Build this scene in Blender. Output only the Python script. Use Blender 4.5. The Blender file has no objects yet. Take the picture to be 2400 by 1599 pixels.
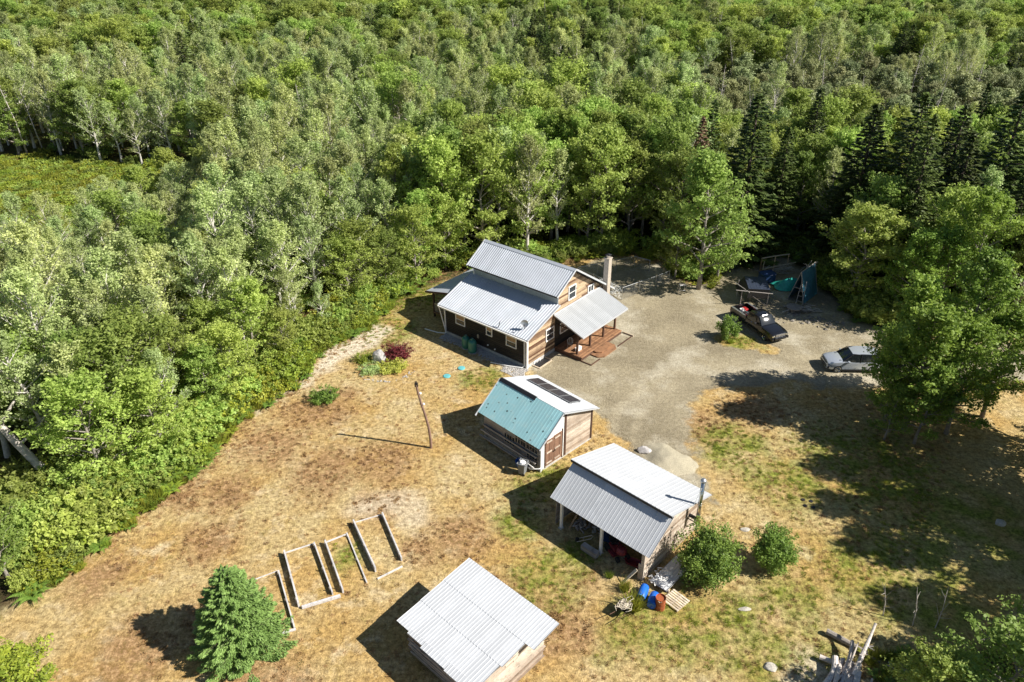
import bpy, math, random
import numpy as np
from mathutils import Vector, Matrix
R = math.radians
S = bpy.context.scene
COL = S.collection

# ------------------------------------------------------------------ camera, sky, sun, exposure
cam_d = bpy.data.cameras.new("camera")
cam = bpy.data.objects.new("camera", cam_d); COL.objects.link(cam)
cam.location = (0, 0, 36)
cam.rotation_mode = 'QUATERNION'
cam.rotation_quaternion = (Matrix.Rotation(math.pi/2-0.524, 3, 'X') @ Matrix.Rotation(-0.005, 3, 'Z')).to_quaternion()
cam_d.sensor_width = 36; cam_d.lens = 26.85
cam_d.clip_start = 0.5; cam_d.clip_end = 3000
S.camera = cam
SUN_DIR = Vector((1.12, -0.30, 1.0)).normalized()
W = bpy.data.worlds.new("World"); S.world = W; W.use_nodes = True
wn = W.node_tree.nodes; wl = W.node_tree.links
sky = wn.new('ShaderNodeTexSky'); sky.sky_type = 'NISHITA'; sky.sun_disc = False; sky.dust_density = .3
sky.sun_elevation = math.asin(SUN_DIR.z)
sky.sun_rotation = math.atan2(SUN_DIR.x, SUN_DIR.y)
wn['Background'].inputs[1].default_value = 0.05
wl.new(sky.outputs[0], wn['Background'].inputs[0])
sd = bpy.data.lights.new("sun", 'SUN'); sd.energy = 5.0; sd.angle = R(0.5); sd.color = (1.0, 0.95, 0.86)
sun = bpy.data.objects.new("sun", sd); COL.objects.link(sun)
sun.rotation_mode = 'QUATERNION'; sun.rotation_quaternion = SUN_DIR.to_track_quat('Z', 'Y'); sun.location = (60, -20, 80)
S.view_settings.view_transform = 'Standard'; S.view_settings.look = 'None'
S.view_settings.exposure = 0.80; S.view_settings.gamma = 1.0
S.render.resolution_x = 1024; S.render.resolution_y = 682

# ------------------------------------------------------------------ materials
MATS = {}
def new_mat(name):
    m = bpy.data.materials.new(name); m.use_nodes = True; MATS[name] = m
    nt = m.node_tree; b = nt.nodes['Principled BSDF']
    return m, nt, b
def N(nt, t, **kw):
    n = nt.nodes.new(t)
    for k, v in kw.items():
        if k.startswith('i_'):
            key = k[2:]; key = int(key) if key.isdigit() else key.replace('_', ' ')
            n.inputs[key].default_value = v
        else: setattr(n, k, v)
    return n
def mixc(nt, a, b, f, mode='MIX'):
    n = nt.nodes.new('ShaderNodeMix'); n.data_type = 'RGBA'; n.blend_type = mode; n.clamp_factor = True
    for sock, v in ((n.inputs[6], a), (n.inputs[7], b), (n.inputs[0], f)):
        if hasattr(v, 'links') or hasattr(v, 'is_output'): nt.links.new(v, sock)
        elif isinstance(v, (tuple, list)): sock.default_value = (*v, 1) if len(v) == 3 else v
        else: sock.default_value = v
    return n.outputs[2]
def ramp(nt, src, p0, p1, c0=(0,0,0), c1=(1,1,1)):
    r = nt.nodes.new('ShaderNodeValToRGB'); nt.links.new(src, r.inputs[0])
    r.color_ramp.elements[0].position = p0; r.color_ramp.elements[1].position = p1
    r.color_ramp.elements[0].color = (*c0, 1); r.color_ramp.elements[1].color = (*c1, 1)
    return r.outputs[0]
def noise(nt, co, scale, detail=4, rough=.6, stretch=None):
    if stretch:
        mp = nt.nodes.new('ShaderNodeMapping'); mp.inputs['Scale'].default_value = stretch
        nt.links.new(co, mp.inputs[0]); co = mp.outputs[0]
    n = N(nt, 'ShaderNodeTexNoise', i_Scale=scale, i_Detail=detail, i_Roughness=rough); nt.links.new(co, n.inputs['Vector'])
    return n.outputs['Fac']
def bump(nt, b, src, strength, dist):
    n = N(nt, 'ShaderNodeBump', i_Strength=strength, i_Distance=dist); nt.links.new(src, n.inputs['Height'])
    nt.links.new(n.outputs[0], b.inputs['Normal'])
def objco(nt): return nt.nodes.new('ShaderNodeTexCoord').outputs['Object']
def worldco(nt): return nt.nodes.new('ShaderNodeNewGeometry').outputs['Position']

def simple(name, col, rough=.6, metal=0., var=.25, scale=4., bmp=.0, dirt=None):
    m, nt, b = new_mat(name); co = objco(nt)
    n1 = noise(nt, co, scale, 5, .65)
    c = mixc(nt, tuple(x*(1-var) for x in col), tuple(min(1, x*(1+var)) for x in col), ramp(nt, n1, .3, .7))
    if dirt:
        c = mixc(nt, c, dirt[0], ramp(nt, noise(nt, co, dirt[1], 6, .7), dirt[2], dirt[2]+.12))
    nt.links.new(c, b.inputs['Base Color']); b.inputs['Roughness'].default_value = rough; b.inputs['Metallic'].default_value = metal
    if bmp: bump(nt, b, n1, bmp, .03)
    return m
def wood(name, c0, c1, rough=.8, grain=(1, 1, 12), dark=.45):
    """board material: every board carries its own 'tint'; grain runs along the boards"""
    m, nt, b = new_mat(name); co = objco(nt)
    at = N(nt, 'ShaderNodeAttribute', attribute_name='tint')
    base = mixc(nt, c0, c1, at.outputs['Fac'])
    g = noise(nt, co, 2.2, 6, .7, grain)
    base = mixc(nt, base, tuple(x*dark for x in c0), ramp(nt, g, .48, .78))
    g2 = noise(nt, co, 1.1, 4, .6)
    base = mixc(nt, base, (.0, .0, .0), ramp(nt, g2, .45, 1.2, (0, 0, 0), (.5, .5, .5)))
    nt.links.new(base, b.inputs['Base Color']); b.inputs['Roughness'].default_value = rough
    bump(nt, b, g, .5, .02)
    return m
def metal_roof(name, col, rough=.38, metal=.35, dirt=(.35, .33, .30), dirtp=.66, spots=None):
    m, nt, b = new_mat(name); co = objco(nt)
    at = N(nt, 'ShaderNodeAttribute', attribute_name='tint')
    c = mixc(nt, tuple(x*.86 for x in col), col, at.outputs['Fac'])
    n1 = noise(nt, co, .9, 6, .7)
    c = mixc(nt, c, tuple(x*.82 for x in col), ramp(nt, n1, .45, .75))
    c = mixc(nt, c, dirt, ramp(nt, noise(nt, co, 7., 6, .8), dirtp, dirtp+.2))
    if spots:
        v = N(nt, 'ShaderNodeTexVoronoi', i_Scale=1.7); nt.links.new(co, v.inputs['Vector'])
        c = mixc(nt, c, spots, ramp(nt, v.outputs['Distance'], .10, .16, (1, 1, 1), (0, 0, 0)))
        c = mixc(nt, c, (.42, .60, .60), ramp(nt, noise(nt, co, 1.6, 6, .8), .52, .68))
    nt.links.new(c, b.inputs['Base Color'])
    b.inputs['Metallic'].default_value = metal
    rr = N(nt, 'ShaderNodeMapRange', i_3=rough-.06, i_4=rough+.16); nt.links.new(n1, rr.inputs[0]); nt.links.new(rr.outputs[0], b.inputs['Roughness'])
    bump(nt, b, noise(nt, co, 3., 3, .5), .12, .03)
    return m
def leafmat(name, c_lo, c_hi, trans=.3, huevar=.035, valvar=.35, brown=None):
    m, nt, b = new_mat(name)
    at = N(nt, 'ShaderNodeAttribute', attribute_name='tint')
    oi = nt.nodes.new('ShaderNodeObjectInfo')
    c = mixc(nt, c_lo, c_hi, at.outputs['Fac'])
    if brown: c = mixc(nt, c, brown, ramp(nt, at.outputs['Fac'], .9, .93))
    hs = nt.nodes.new('ShaderNodeHueSaturation'); nt.links.new(c, hs.inputs['Color'])
    h = N(nt, 'ShaderNodeMapRange', i_3=.5-huevar, i_4=.5+huevar*.45); nt.links.new(oi.outputs['Random'], h.inputs[0]); nt.links.new(h.outputs[0], hs.inputs['Hue'])
    mu = N(nt, 'ShaderNodeMath', operation='MULTIPLY', i_1=7.31); nt.links.new(oi.outputs['Random'], mu.inputs[0])
    fr = N(nt, 'ShaderNodeMath', operation='FRACT'); nt.links.new(mu.outputs[0], fr.inputs[0])
    v = N(nt, 'ShaderNodeMapRange', i_3=1-valvar, i_4=1+valvar); nt.links.new(fr.outputs[0], v.inputs[0]); nt.links.new(v.outputs[0], hs.inputs['Value'])
    nt.links.new(hs.outputs[0], b.inputs['Base Color']); b.inputs['Roughness'].default_value = .55
    b.inputs['Specular IOR Level'].default_value = .35
    tr = nt.nodes.new('ShaderNodeBsdfTranslucent'); nt.links.new(hs.outputs[0], tr.inputs[0])
    ms = N(nt, 'ShaderNodeMixShader', i_0=trans); nt.links.new(b.outputs[0], ms.inputs[1]); nt.links.new(tr.outputs[0], ms.inputs[2])
    nt.links.new(ms.outputs[0], nt.nodes['Material Output'].inputs[0])
    return m

M_ROOF = metal_roof('grey_metal_roofing', (.50, .53, .58), metal=.15, rough=.5)
M_ROOFW = metal_roof('pale_metal_roofing', (.56, .575, .60), metal=.1, rough=.5)
M_PORCH = metal_roof('porch_roofing', (.42, .435, .45), metal=.1, rough=.5)
M_TEAL = metal_roof('teal_painted_roofing', (.36, .64, .68), metal=.0, rough=.45, dirt=(.06, .12, .12), dirtp=.70, spots=(.02, .05, .05))
M_SIDING = wood('stained_wood_siding', (.12, .055, .028), (.62, .46, .29), grain=(1, 1.2, 11))
M_DARKSIDE = wood('dark_siding', (.020, .017, .015), (.042, .034, .028), grain=(1, 1, 10))
M_BOARD = wood('weathered_boards', (.30, .22, .16), (.66, .57, .47), grain=(1, 1, 10))
M_GREYBOARD = wood('grey_weathered_boards', (.25, .22, .20), (.46, .42, .38), grain=(1, 1, 10))
M_DECK = wood('stained_deck_boards', (.20, .095, .045), (.38, .20, .10), grain=(1, 1, 1))
M_DARKWOOD = wood('dark_brown_timber', (.060, .028, .018), (.12, .06, .036))
M_BROWNWOOD = wood('brown_door_boards', (.15, .075, .045), (.30, .17, .11), grain=(1, 8, 1))
M_PALEWOOD = wood('pale_sawn_timber', (.52, .42, .30), (.74, .64, .50))
M_LOG = wood('bleached_logs', (.50, .44, .39), (.74, .67, .61), grain=(3, 3, 3))
M_WHITE = simple('white_painted_trim', (.80, .79, .77), .5, var=.08)
M_WHITEWALL = simple('white_painted_boards', (.78, .76, .72), .7, var=.10, scale=2, dirt=((.45, .40, .34), 5, .62))
M_CONC = simple('concrete', (.42, .41, .39), .9, var=.2, scale=3, bmp=.3)
M_CHIM = simple('chimney_masonry', (.44, .38, .31), .85, var=.2, scale=6, bmp=.3)
M_CLERE = metal_roof('clerestory_cladding', (.42, .47, .50), metal=.3, rough=.45)
M_DARK = simple('dark_metal', (.03, .03, .033), .45, .4)
M_STEEL = simple('galvanised_steel', (.52, .53, .54), .35, .75, var=.12)
M_FLUE = simple('polished_flue_pipe', (.62, .62, .58), .16, .95, var=.06)
M_GREEN = simple('green_painted_tank', (.035, .17, .13), .4, var=.1)
M_BLUEPL = simple('blue_plastic', (.015, .13, .55), .32, var=.1, scale=8)
M_RUST = simple('rusty_steel', (.33, .085, .028), .7, .15, var=.35, scale=7, bmp=.3)
M_SHADEDRED = simple('shade_darkened_red_paint', (.19, .022, .030), .6, var=.3)  # red paint with the open shed's shade put into the colour
M_RED = simple('red_paint', (.42, .03, .03), .4, var=.15)
M_GREYPL = simple('grey_plastic', (.20, .21, .22), .5, var=.12)
M_BLACKPL = simple('black_plastic', (.022, .022, .025), .5, var=.2)
M_TYRE = simple('tyre_rubber', (.018, .018, .018), .85, var=.2)
M_ROCK = simple('grey_rock', (.40, .38, .37), .85, var=.3, scale=3.5, bmp=.8, dirt=((.20, .19, .18), 6, .56))
M_STONE = simple('pale_stones', (.40, .37, .32), .9, var=.35, scale=9, bmp=.4)
M_TARP = simple('teal_tarpaulin', (.03, .36, .30), .4, var=.3, scale=3, bmp=.5)
M_BLUETARP = simple('blue_tarpaulin', (.05, .17, .26), .45, var=.3, scale=3, bmp=.5)
M_NAVY = simple('navy_plastic_sheet', (.02, .05, .14), .5, var=.3)
M_COVER = simple('blue_green_cover', (.12, .40, .42), .6, var=.15)
M_ROPE = simple('pale_rope', (.60, .53, .42), .9, var=.2)
M_SHEET = simple('dark_blue_sheet', (.035, .045, .07), .35, .1, var=.3)
M_SOLAR = simple('solar_cells', (.022, .020, .028), .22, .1, var=.2)
M_POLE = wood('brown_utility_pole', (.17, .095, .065), (.30, .19, .14), grain=(6, 6, 1))
M_TRUCK = simple('black_car_paint', (.010, .010, .012), .16, .2, var=.1)
MATS['black_car_paint'].node_tree.nodes['Principled BSDF'].inputs['Coat Weight'].default_value = .6
M_SILVER = simple('silver_car_paint', (.50, .54, .60), .24, .45, var=.04)
M_CHROME = simple('chrome', (.75, .75, .76), .12, 1.0, var=.03)
M_GLASS = simple('tinted_glass', (.012, .016, .020), .07, 0, var=.1)
MATS['tinted_glass'].node_tree.nodes['Principled BSDF'].inputs['Specular IOR Level'].default_value = .8
M_PANE = simple('window_glass', (.025, .030, .034), .08, 0, var=.3, scale=2)
M_BLIND = simple('tan_window_blind', (.42, .28, .16), .8, var=.2)
M_SILVERBOARD = wood('silvered_boards', (.42, .40, .40), (.62, .60, .60), grain=(3, 3, 3))
M_BARK = simple('grey_bark', (.26, .23, .20), .9, var=.35, scale=6, bmp=.5, dirt=((.08, .07, .06), 9, .60))
M_BIRCH = simple('pale_bark', (.52, .49, .44), .85, var=.25, scale=5, bmp=.3, dirt=((.10, .09, .08), 8, .64))
M_DARKBARK = simple('dark_bark', (.10, .075, .06), .95, var=.3, scale=6, bmp=.5)
M_DEADWOOD = simple('bleached_dead_wood', (.42, .38, .34), .85, var=.35, scale=4, bmp=.5, dirt=((.16, .13, .10), 5, .58))
L_MAPLE = leafmat('maple_leaves', (.190, .280, .050), (.48, .60, .155), .50, huevar=.026)
L_ASPEN = leafmat('aspen_leaves', (.260, .340, .105), (.64, .74, .33), .44, valvar=.22, huevar=.03)
L_DEEP = leafmat('deep_green_leaves', (.110, .200, .025), (.36, .50, .09), .42, huevar=.01, valvar=.15)
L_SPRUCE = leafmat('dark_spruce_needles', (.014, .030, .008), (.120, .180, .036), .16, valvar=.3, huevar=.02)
L_LSPRUCE = leafmat('lawn_spruce_needles', (.075, .155, .030), (.29, .43, .12), .22, valvar=.05, huevar=.005)
L_SCRUB = leafmat('grey_green_scrub_leaves', (.180, .220, .090), (.40, .45, .21), .28, valvar=.25)
L_BUSH = leafmat('glossy_bush_leaves', (.065, .145, .018), (.30, .44, .085), .32, valvar=.1, huevar=.01)
L_WEED = leafmat('yellow_green_weeds', (.120, .180, .020), (.340, .400, .050), .3)
L_RED = leafmat('burgundy_leaves', (.070, .012, .012), (.200, .040, .035), .2, valvar=.1)
L_LIME = leafmat('lime_leaves', (.24, .34, .04), (.52, .58, .12), .25, valvar=.1)
L_DRY = leafmat('dry_needles', (.20, .10, .06), (.42, .25, .16), .15)
L_DEADWEED = leafmat('dead_brown_weeds', (.24, .135, .055), (.42, .27, .12), .15, huevar=.006)
L_GRASS = leafmat('dry_grass_blades', (.30, .20, .075), (.58, .43, .20), .2, valvar=.2)

# ------------------------------------------------------------------ scene-graph helpers
def tag(o, label=None, cat=None, group=None, kind=None):
    if label: o['label'] = label
    if cat: o['category'] = cat
    if group: o['group'] = group
    if kind: o['kind'] = kind
    return o
def thing(name, label, cat, loc=(0, 0, 0), rotz=0, group=None):
    o = bpy.data.objects.new(name, None); COL.objects.link(o); o.empty_display_size = .3
    o.location = loc; o.rotation_euler = (0, 0, rotz)
    return tag(o, label, cat, group)
def copy_tree(o, parent=None):
    c = o.copy(); COL.objects.link(c)
    if parent: c.parent = parent
    for ch in o.children: copy_tree(ch, c)
    return c

class MB:
    def __init__(s): s.v = []; s.f = []; s.m = []; s.t = []
    def face(s, pts, m=0, t=.5):
        b = len(s.v); s.v += [tuple(p) for p in pts]; s.f.append(tuple(range(b, b+len(pts)))); s.m.append(m); s.t.append(t)
    def add(s, vs, fs, m=0, t=.5):
        b = len(s.v); s.v += [tuple(p) for p in vs]
        for f in fs: s.f.append(tuple(b+i for i in f)); s.m.append(m); s.t.append(t)
    def box(s, c, d, rz=0, m=0, t=None, mat3=None):
        t = random.random() if t is None else t
        vs = []
        for z in (-1, 1):
            for x, y in ((-1, -1), (1, -1), (1, 1), (-1, 1)):
                p = Vector((x*d[0]/2, y*d[1]/2, z*d[2]/2))
                p = (mat3 @ p) if mat3 is not None else Matrix.Rotation(rz, 3, 'Z') @ p
                vs.append(p+Vector(c))
        s.add(vs, [(3, 2, 1, 0), (4, 5, 6, 7), (0, 1, 5, 4), (1, 2, 6, 5), (2, 3, 7, 6), (3, 0, 4, 7)], m, t)
    def bb(s, x0, x1, y0, y1, z0, z1, m=0, t=None):
        s.box(((x0+x1)/2, (y0+y1)/2, (z0+z1)/2), (x1-x0, y1-y0, z1-z0), 0, m, t)
    def beam(s, p, q, w, h, m=0, t=None):
        p = Vector(p); q = Vector(q); d = q-p; L = d.length; d.normalize()
        up = Vector((0, 0, 1)) if abs(d.z) < .95 else Vector((1, 0, 0))
        sd_ = d.cross(up).normalized(); up = sd_.cross(d)
        s.box((p+q)/2, (L, w, h), 0, m, t, Matrix((d, sd_, up)).transposed())
    def tube(s, pts, rad, n=8, m=0, t=None, cap=True):
        t = random.random() if t is None else t
        pts = [Vector(p) for p in pts]
        if not hasattr(rad, '__len__'): rad = [rad]*len(pts)
        rings = []
        for i, p in enumerate(pts):
            d = (pts[min(i+1, len(pts)-1)]-pts[max(i-1, 0)]).normalized()
            a = Vector((0, 0, 1)) if abs(d.z) < .9 else Vector((1, 0, 0))
            u = d.cross(a).normalized(); w = d.cross(u)
            rings.append([p+(u*math.cos(2*math.pi*k/n)+w*math.sin(2*math.pi*k/n))*rad[i] for k in range(n)])
        vs = [x for r in rings for x in r]; fs = []
        for i in range(len(pts)-1):
            for k in range(n):
                fs.append((i*n+k, i*n+(k+1) % n, (i+1)*n+(k+1) % n, (i+1)*n+k))
        if cap: fs += [tuple(range(n))[::-1], tuple((len(pts)-1)*n+k for k in range(n))]
        s.add(vs, fs, m, t)
    def lathe(s, prof, n=16, c=(0, 0, 0), m=0, t=.5, mat=None):
        vs = []; fs = []
        for r, z in prof:
            for k in range(n):
                a = 2*math.pi*k/n; p = Vector((r*math.cos(a), r*math.sin(a), z))
                if mat is not None: p = mat @ p
                vs.append(p+Vector(c))
        for i in range(len(prof)-1):
            for k in range(n): fs.append((i*n+k, i*n+(k+1) % n, (i+1)*n+(k+1) % n, (i+1)*n+k))
        s.add(vs, fs, m, t)
    def build(s, name, mats, parent=None, label=None, smooth=False):
        me = bpy.data.meshes.new(name); me.from_pydata(s.v, [], s.f)
        if not isinstance(mats, (list, tuple)): mats = [mats]
        for m in mats: me.materials.append(m)
        me.polygons.foreach_set('material_index', s.m)
        a = me.attributes.new('tint', 'FLOAT', 'FACE'); a.data.foreach_set('value', s.t)
        if smooth: me.polygons.foreach_set('use_smooth', [True]*len(s.f))
        me.update()
        o = bpy.data.objects.new(name, me); COL.objects.link(o)
        if parent: o.parent = parent
        if label: o['label'] = label
        return o

def roof_sheet(mb, A, B, C, D, rib=.3, h=.028, w=.035, th=.05, m=0, skip=1):
    """ribbed metal sheet; A-B along the eave, ribs run A->D"""
    A, B, C, D = map(Vector, (A, B, C, D))
    nrm = (B-A).cross(D-A).normalized()
    if nrm.z < 0: nrm = -nrm
    n = max(2, round((B-A).length/rib)); L = (B-A).length
    us = []
    for i in range(n+1):
        u = i/n
        for du, hh in ((-w*1.4, 0), (-w*.6, h), (w*.6, h), (w*1.4, 0)):
            uu = u+du/L
            if -1e-6 <= uu <= 1+1e-6: us.append((uu, hh))
    prev = None; tt = random.random()
    for k, (u, hh) in enumerate(us):
        p = A.lerp(B, u)+nrm*hh; q = D.lerp(C, u)+nrm*hh
        if prev:
            if k % 12 == 0: tt = random.random()
            mb.face((prev[0], p, q, prev[1]), m, tt)
        prev = (p, q)
    a, b, c, d = (x-nrm*th for x in (A, B, C, D))
    mb.face((d, c, b, a), m, .3)
    for p, q, r_, s_ in ((A, B, b, a), (B, C, c, b), (C, D, d, c), (D, A, a, d)): mb.face((p, s_, r_, q), m, .5)

def planks(mb, p, q, z0, z1, bh, out, th=.03, jit=.01, m=0, ztop=None, seg=3.6):
    """horizontal boards on the wall line p->q, standing 'th' proud towards 'out'"""
    p = Vector((*p, 0)); q = Vector((*q, 0)); o = Vector((*out, 0)).normalized(); L = (q-p).length; d = (q-p)/L
    z = z0
    while z < z1-.02:
        hgt = min(bh*random.uniform(.92, 1.08), z1-z)
        a0, a1 = 0., L
        if ztop:
            xs = [i*L/120 for i in range(121) if ztop(i*L/120) >= z+hgt]
            if not xs: break
            a0, a1 = xs[0], xs[-1]
        x = a0
        while x < a1-.05:
            e = min(a1, x+seg*random.uniform(.6, 1.2))
            if a1-e < .6: e = a1
            c = p+d*((x+e)/2)+o*(th/2+random.uniform(0, jit))
            ang = math.atan2(d.y, d.x)
            mb.box((c.x, c.y, z+hgt/2), (e-x-.006, th, hgt-.024), ang, m)
            x = e
        z += hgt

def window(parent, c, w, h, ang, name='window', blind=.45, split='h', mat_trim=None, label=None):
    """c = centre on the wall surface, ang = direction the window faces"""
    t = MB(); R3 = Matrix.Rotation(ang, 3, 'Z')
    def bx(y0, y1, z0, z1, x0, x1, mb, tt=.5):
        mb.box(R3 @ Vector(((x0+x1)/2, (y0+y1)/2, (z0+z1)/2))+Vector(c), (x1-x0, y1-y0, z1-z0), ang, 0, tt)
    fw = .09
    bx(-w/2, w/2, h/2-fw, h/2, 0, .07, t); bx(-w/2, w/2, -h/2, -h/2+fw, 0, .09, t)
    bx(-w/2, -w/2+fw, -h/2+fw, h/2-fw, 0, .07, t); bx(w/2-fw, w/2, -h/2+fw, h/2-fw, 0, .07, t)
    if split == 'h': bx(-w/2+fw, w/2-fw, -.025, .025, .0, .06, t)
    else: bx(-.03, .03, -h/2+fw, h/2-fw, 0, .06, t)
    f = t.build(name, mat_trim or M_WHITE, parent, label)
    g = MB(); bx(-w/2+fw, w/2-fw, -h/2+fw, h/2-fw, -.02, .03, g); g.build('pane', M_PANE, f)
    if blind:
        g = MB(); bx(-w/2+fw+.01, w/2-fw-.01, h/2-fw-blind*h, h/2-fw-.01, .031, .036, g); g.build('blind', M_BLIND, f)
    return f

# ------------------------------------------------------------------ ground
rng = np.random.default_rng(7)
def vnoise(x, y, sc, seed=0):
    x = np.asarray(x, float)/sc; y = np.asarray(y, float)/sc
    xi = np.floor(x).astype(np.int64); yi = np.floor(y).astype(np.int64); fx = x-xi; fy = y-yi
    fx = fx*fx*(3-2*fx); fy = fy*fy*(3-2*fy)
    def hsh(a, b):
        h = (a*374761393+b*668265263+seed*1442695040) & 0xffffffff
        h = ((h ^ (h >> 13))*1274126177) & 0xffffffff
        return ((h ^ (h >> 16)) & 0xffff)/65535.
    return (hsh(xi, yi)*(1-fx)+hsh(xi+1, yi)*fx)*(1-fy)+(hsh(xi, yi+1)*(1-fx)+hsh(xi+1, yi+1)*fx)*fy
def fbm(x, y, sc, seed=0, o=4):
    r = 0; a = .5; tot = 0
    for i in range(o): r = r+a*vnoise(x, y, sc/2**i, seed+i*17); tot += a; a *= .5
    return r/tot
def sdist(x, y, poly):
    """signed distance, positive inside"""
    x = np.asarray(x, float); y = np.asarray(y, float); P = np.array(poly, float); Q = np.roll(P, -1, 0)
    ins = np.zeros(x.shape, bool); dm = np.full(x.shape, 1e9)
    for (ax, ay), (bx, by) in zip(P, Q):
        c = ((ay > y) != (by > y)) & (x < (bx-ax)*(y-ay)/((by-ay) if by != ay else 1e-9)+ax); ins ^= c
        t = np.clip(((x-ax)*(bx-ax)+(y-ay)*(by-ay))/((bx-ax)**2+(by-ay)**2), 0, 1)
        dm = np.minimum(dm, np.hypot(x-ax-t*(bx-ax), y-ay-t*(by-ay)))
    return np.where(ins, dm, -dm)
def sm(x, a, b):
    t = np.clip((x-a)/(b-a), 0, 1); return t*t*(3-2*t)

CLEAR = [(-40, 2), (-36, 20), (-31.5, 28), (-30, 30.7), (-29, 32.3), (-27.3, 34.3), (-25.3, 39.3), (-22.9, 44.7), (-22.3, 49), (-21, 51.3),
         (-18.8, 53.8), (-18, 59), (-16.3, 62.5), (-14.1, 64.9), (-13.5, 67), (-12.5, 70), (-10, 73), (-6.5, 76), (-2, 78.6), (3, 79.3), (7, 80.5), (14, 82.5), (17, 80),
         (18.5, 74.5), (22, 73.5), (24, 79), (28, 82.5), (31.5, 82), (32.8, 77), (33, 70), (33.4, 66), (35.5, 63.8), (42, 63), (75, 63), (75, 55), (40, 55), (36, 52),
         (43, 54), (60, 52), (60, 47), (44, 46), (38.5, 42), (36.5, 36), (33, 31.5), (25, 28), (20, 26.5), (17, 21), (17, 2)]
GRAVEL = [(1.8, 55.2), (8, 49), (9.3, 46.3), (10.6, 40), (14, 40), (14, 45), (13.5, 50), (15.5, 53.5), (19.5, 55.2), (26, 54.6), (40, 55), (75, 55.5), (75, 61),
          (40, 61), (37, 62), (37.5, 68), (36, 79), (29, 84), (24, 81), (22, 75.5), (19, 74.0), (17.5, 76), (17, 80), (10, 81), (6, 78), (7, 68), (1.2, 57.8)]
BOG = [(-110, 128), (-84, 123), (-75, 121.5), (-60, 118), (-52, 119), (-42, 115.5), (-44, 106), (-48, 96), (-50, 85), (-62, 77), (-110, 75)]
SAND = [(-21, 51.0), (-17.5, 55), (-15.2, 59.2), (-12.5, 62.5), (-11.5, 65), (-14, 65.6), (-17.5, 61.0), (-18.5, 57), (-22, 53)]
SAND3 = [(12.5, 24.5), (14.5, 27.0), (16.2, 28.2), (17.8, 27.6), (19.2, 26), (18.5, 23.5), (13, 22)]
SAND2 = [(-11, 39), (-9.2, 41.6), (-6.6, 41.2), (-5.6, 38.3), (-7, 37.2), (-8.5, 39)]
GREEN = [(-3, 55.5, 2.2), (3.5, 42.5, 3.0), (1, 41.5, 2.2), (6.5, 41.5, 2.5), (16.5, 46, 3.6), (19, 42, 3.5), (10, 29.5, 3.5), (7, 30.5, 1.8), (12.5, 30.5, 2.4), (16.2, 31.8, 2.2),
         (21.5, 61.5, 2.6), (6.5, 28.5, 2.2), (-2, 60, 1.2), (-10.3, 35, 1.5), (0.5, 38, 2.2), (4.0, 35, 2.2), (26, 44, 6), (30, 38, 5), (14, 27, 4), (-12.5, 64, 4), (-16, 66, 5), (-11, 72, 5), (2, 33, 3), (24, 33, 5)]
BROWN = [(-16, 51, 3.6), (-18.5, 46.5, 3.2), (-13.5, 43.5, 3.5), (-9.5, 44.5, 3), (-19.5, 36.5, 2.4), (-17.5, 30.5, 2.4), (-13, 26, 2.5), (-21, 28, 3), (-25.5, 33.5, 2.4), (-3.5, 37, 2.5),
         (-6, 35.5, 1.5), (-23, 41, 2), (14.5, 48.5, 3), (19.5, 51, 3), (-1.0, 31.5, 2.6), (2.5, 29.5, 3), (5.0, 32.7, 1.2), (-14.2, 53.2, 1.8), (-20, 41, 2.4), (-9, 40, 2)]
TRACK = [(75, 58.5), (40, 58.2), (29, 58.2), (21, 57.6), (13.5, 55.5), (9.5, 51), (8.5, 47)]
def terrain(x, y):
    x = np.asarray(x, float); y = np.asarray(y, float)
    d = -sdist(x, y, CLEAR)
    und = (fbm(x, y, 38., 3)-.5)*3.2+(fbm(x, y, 7., 9, 2)-.5)*.5
    k = sm(d, 1., 16.)
    far = sm(y, 120, 260)*1.5
    bog = sm(sdist(x, y, BOG), -4, 3)
    return k*(und*(1-bog)+far)-bog*.4*k
def blobs(x, y, L):
    r = np.zeros(np.shape(x))
    for cx, cy, rad in L: r = np.maximum(r, sm(1-np.hypot(x-cx, y-cy)/rad/1.25, 0., .75))
    return r
def masks(x, y):
    wob = (fbm(x, y, 2.2, 21)-.5)*2.2
    g = sm(sdist(x, y, GRAVEL)+wob*1.1, -1.5, 1.2)*(1-blobs(x+wob*.5, y, [(21.8, 61.9, 1.9), (20.2, 62.3, 1.5), (23.6, 60.6, 1.3)]))
    clr = sdist(x, y, CLEAR)
    forest = sm(-clr+wob, -.4, 1.0)
    s = np.maximum(sm(sdist(x, y, SAND)+wob, -.6, .7), sm(sdist(x, y, SAND2)+wob*1.6, -1.0, 1.4)*.6); s = np.maximum(s, .7*sm(sdist(x, y, SAND3)+wob*1.3, -.7, .9))
    gr = np.clip(blobs(x+wob, y+wob*.7, GREEN)*1.0+sm(x, 11, 22)*sm(y, 56, 30)*.35, 0, 1)
    br = blobs(x+wob, y-wob, BROWN)
    bog = sm(sdist(x, y, BOG)+wob*2, -2, 2)
    tr = np.zeros(np.shape(x))
    for off in (-.85, .85):
        for a, b in zip(TRACK[:-1], TRACK[1:]):
            dx, dy = b[0]-a[0], b[1]-a[1]; L = math.hypot(dx, dy); ax, ay = a[0]-dy/L*off, a[1]+dx/L*off
            t = np.clip(((x-ax)*dx+(y-ay)*dy)/L**2, 0, 1); tr = np.maximum(tr, sm(np.hypot(x-ax-t*dx, y-ay-t*dy)+wob*.25, .75, .15)*.75)
    tr = np.maximum(tr, sm(sdist(x, y, [(15, 54.5), (30, 53.8), (30, 56.5), (17, 57.5)])+wob, -1, 1)*.8)
    return g, gr, br, s, forest, bog, tr

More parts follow.
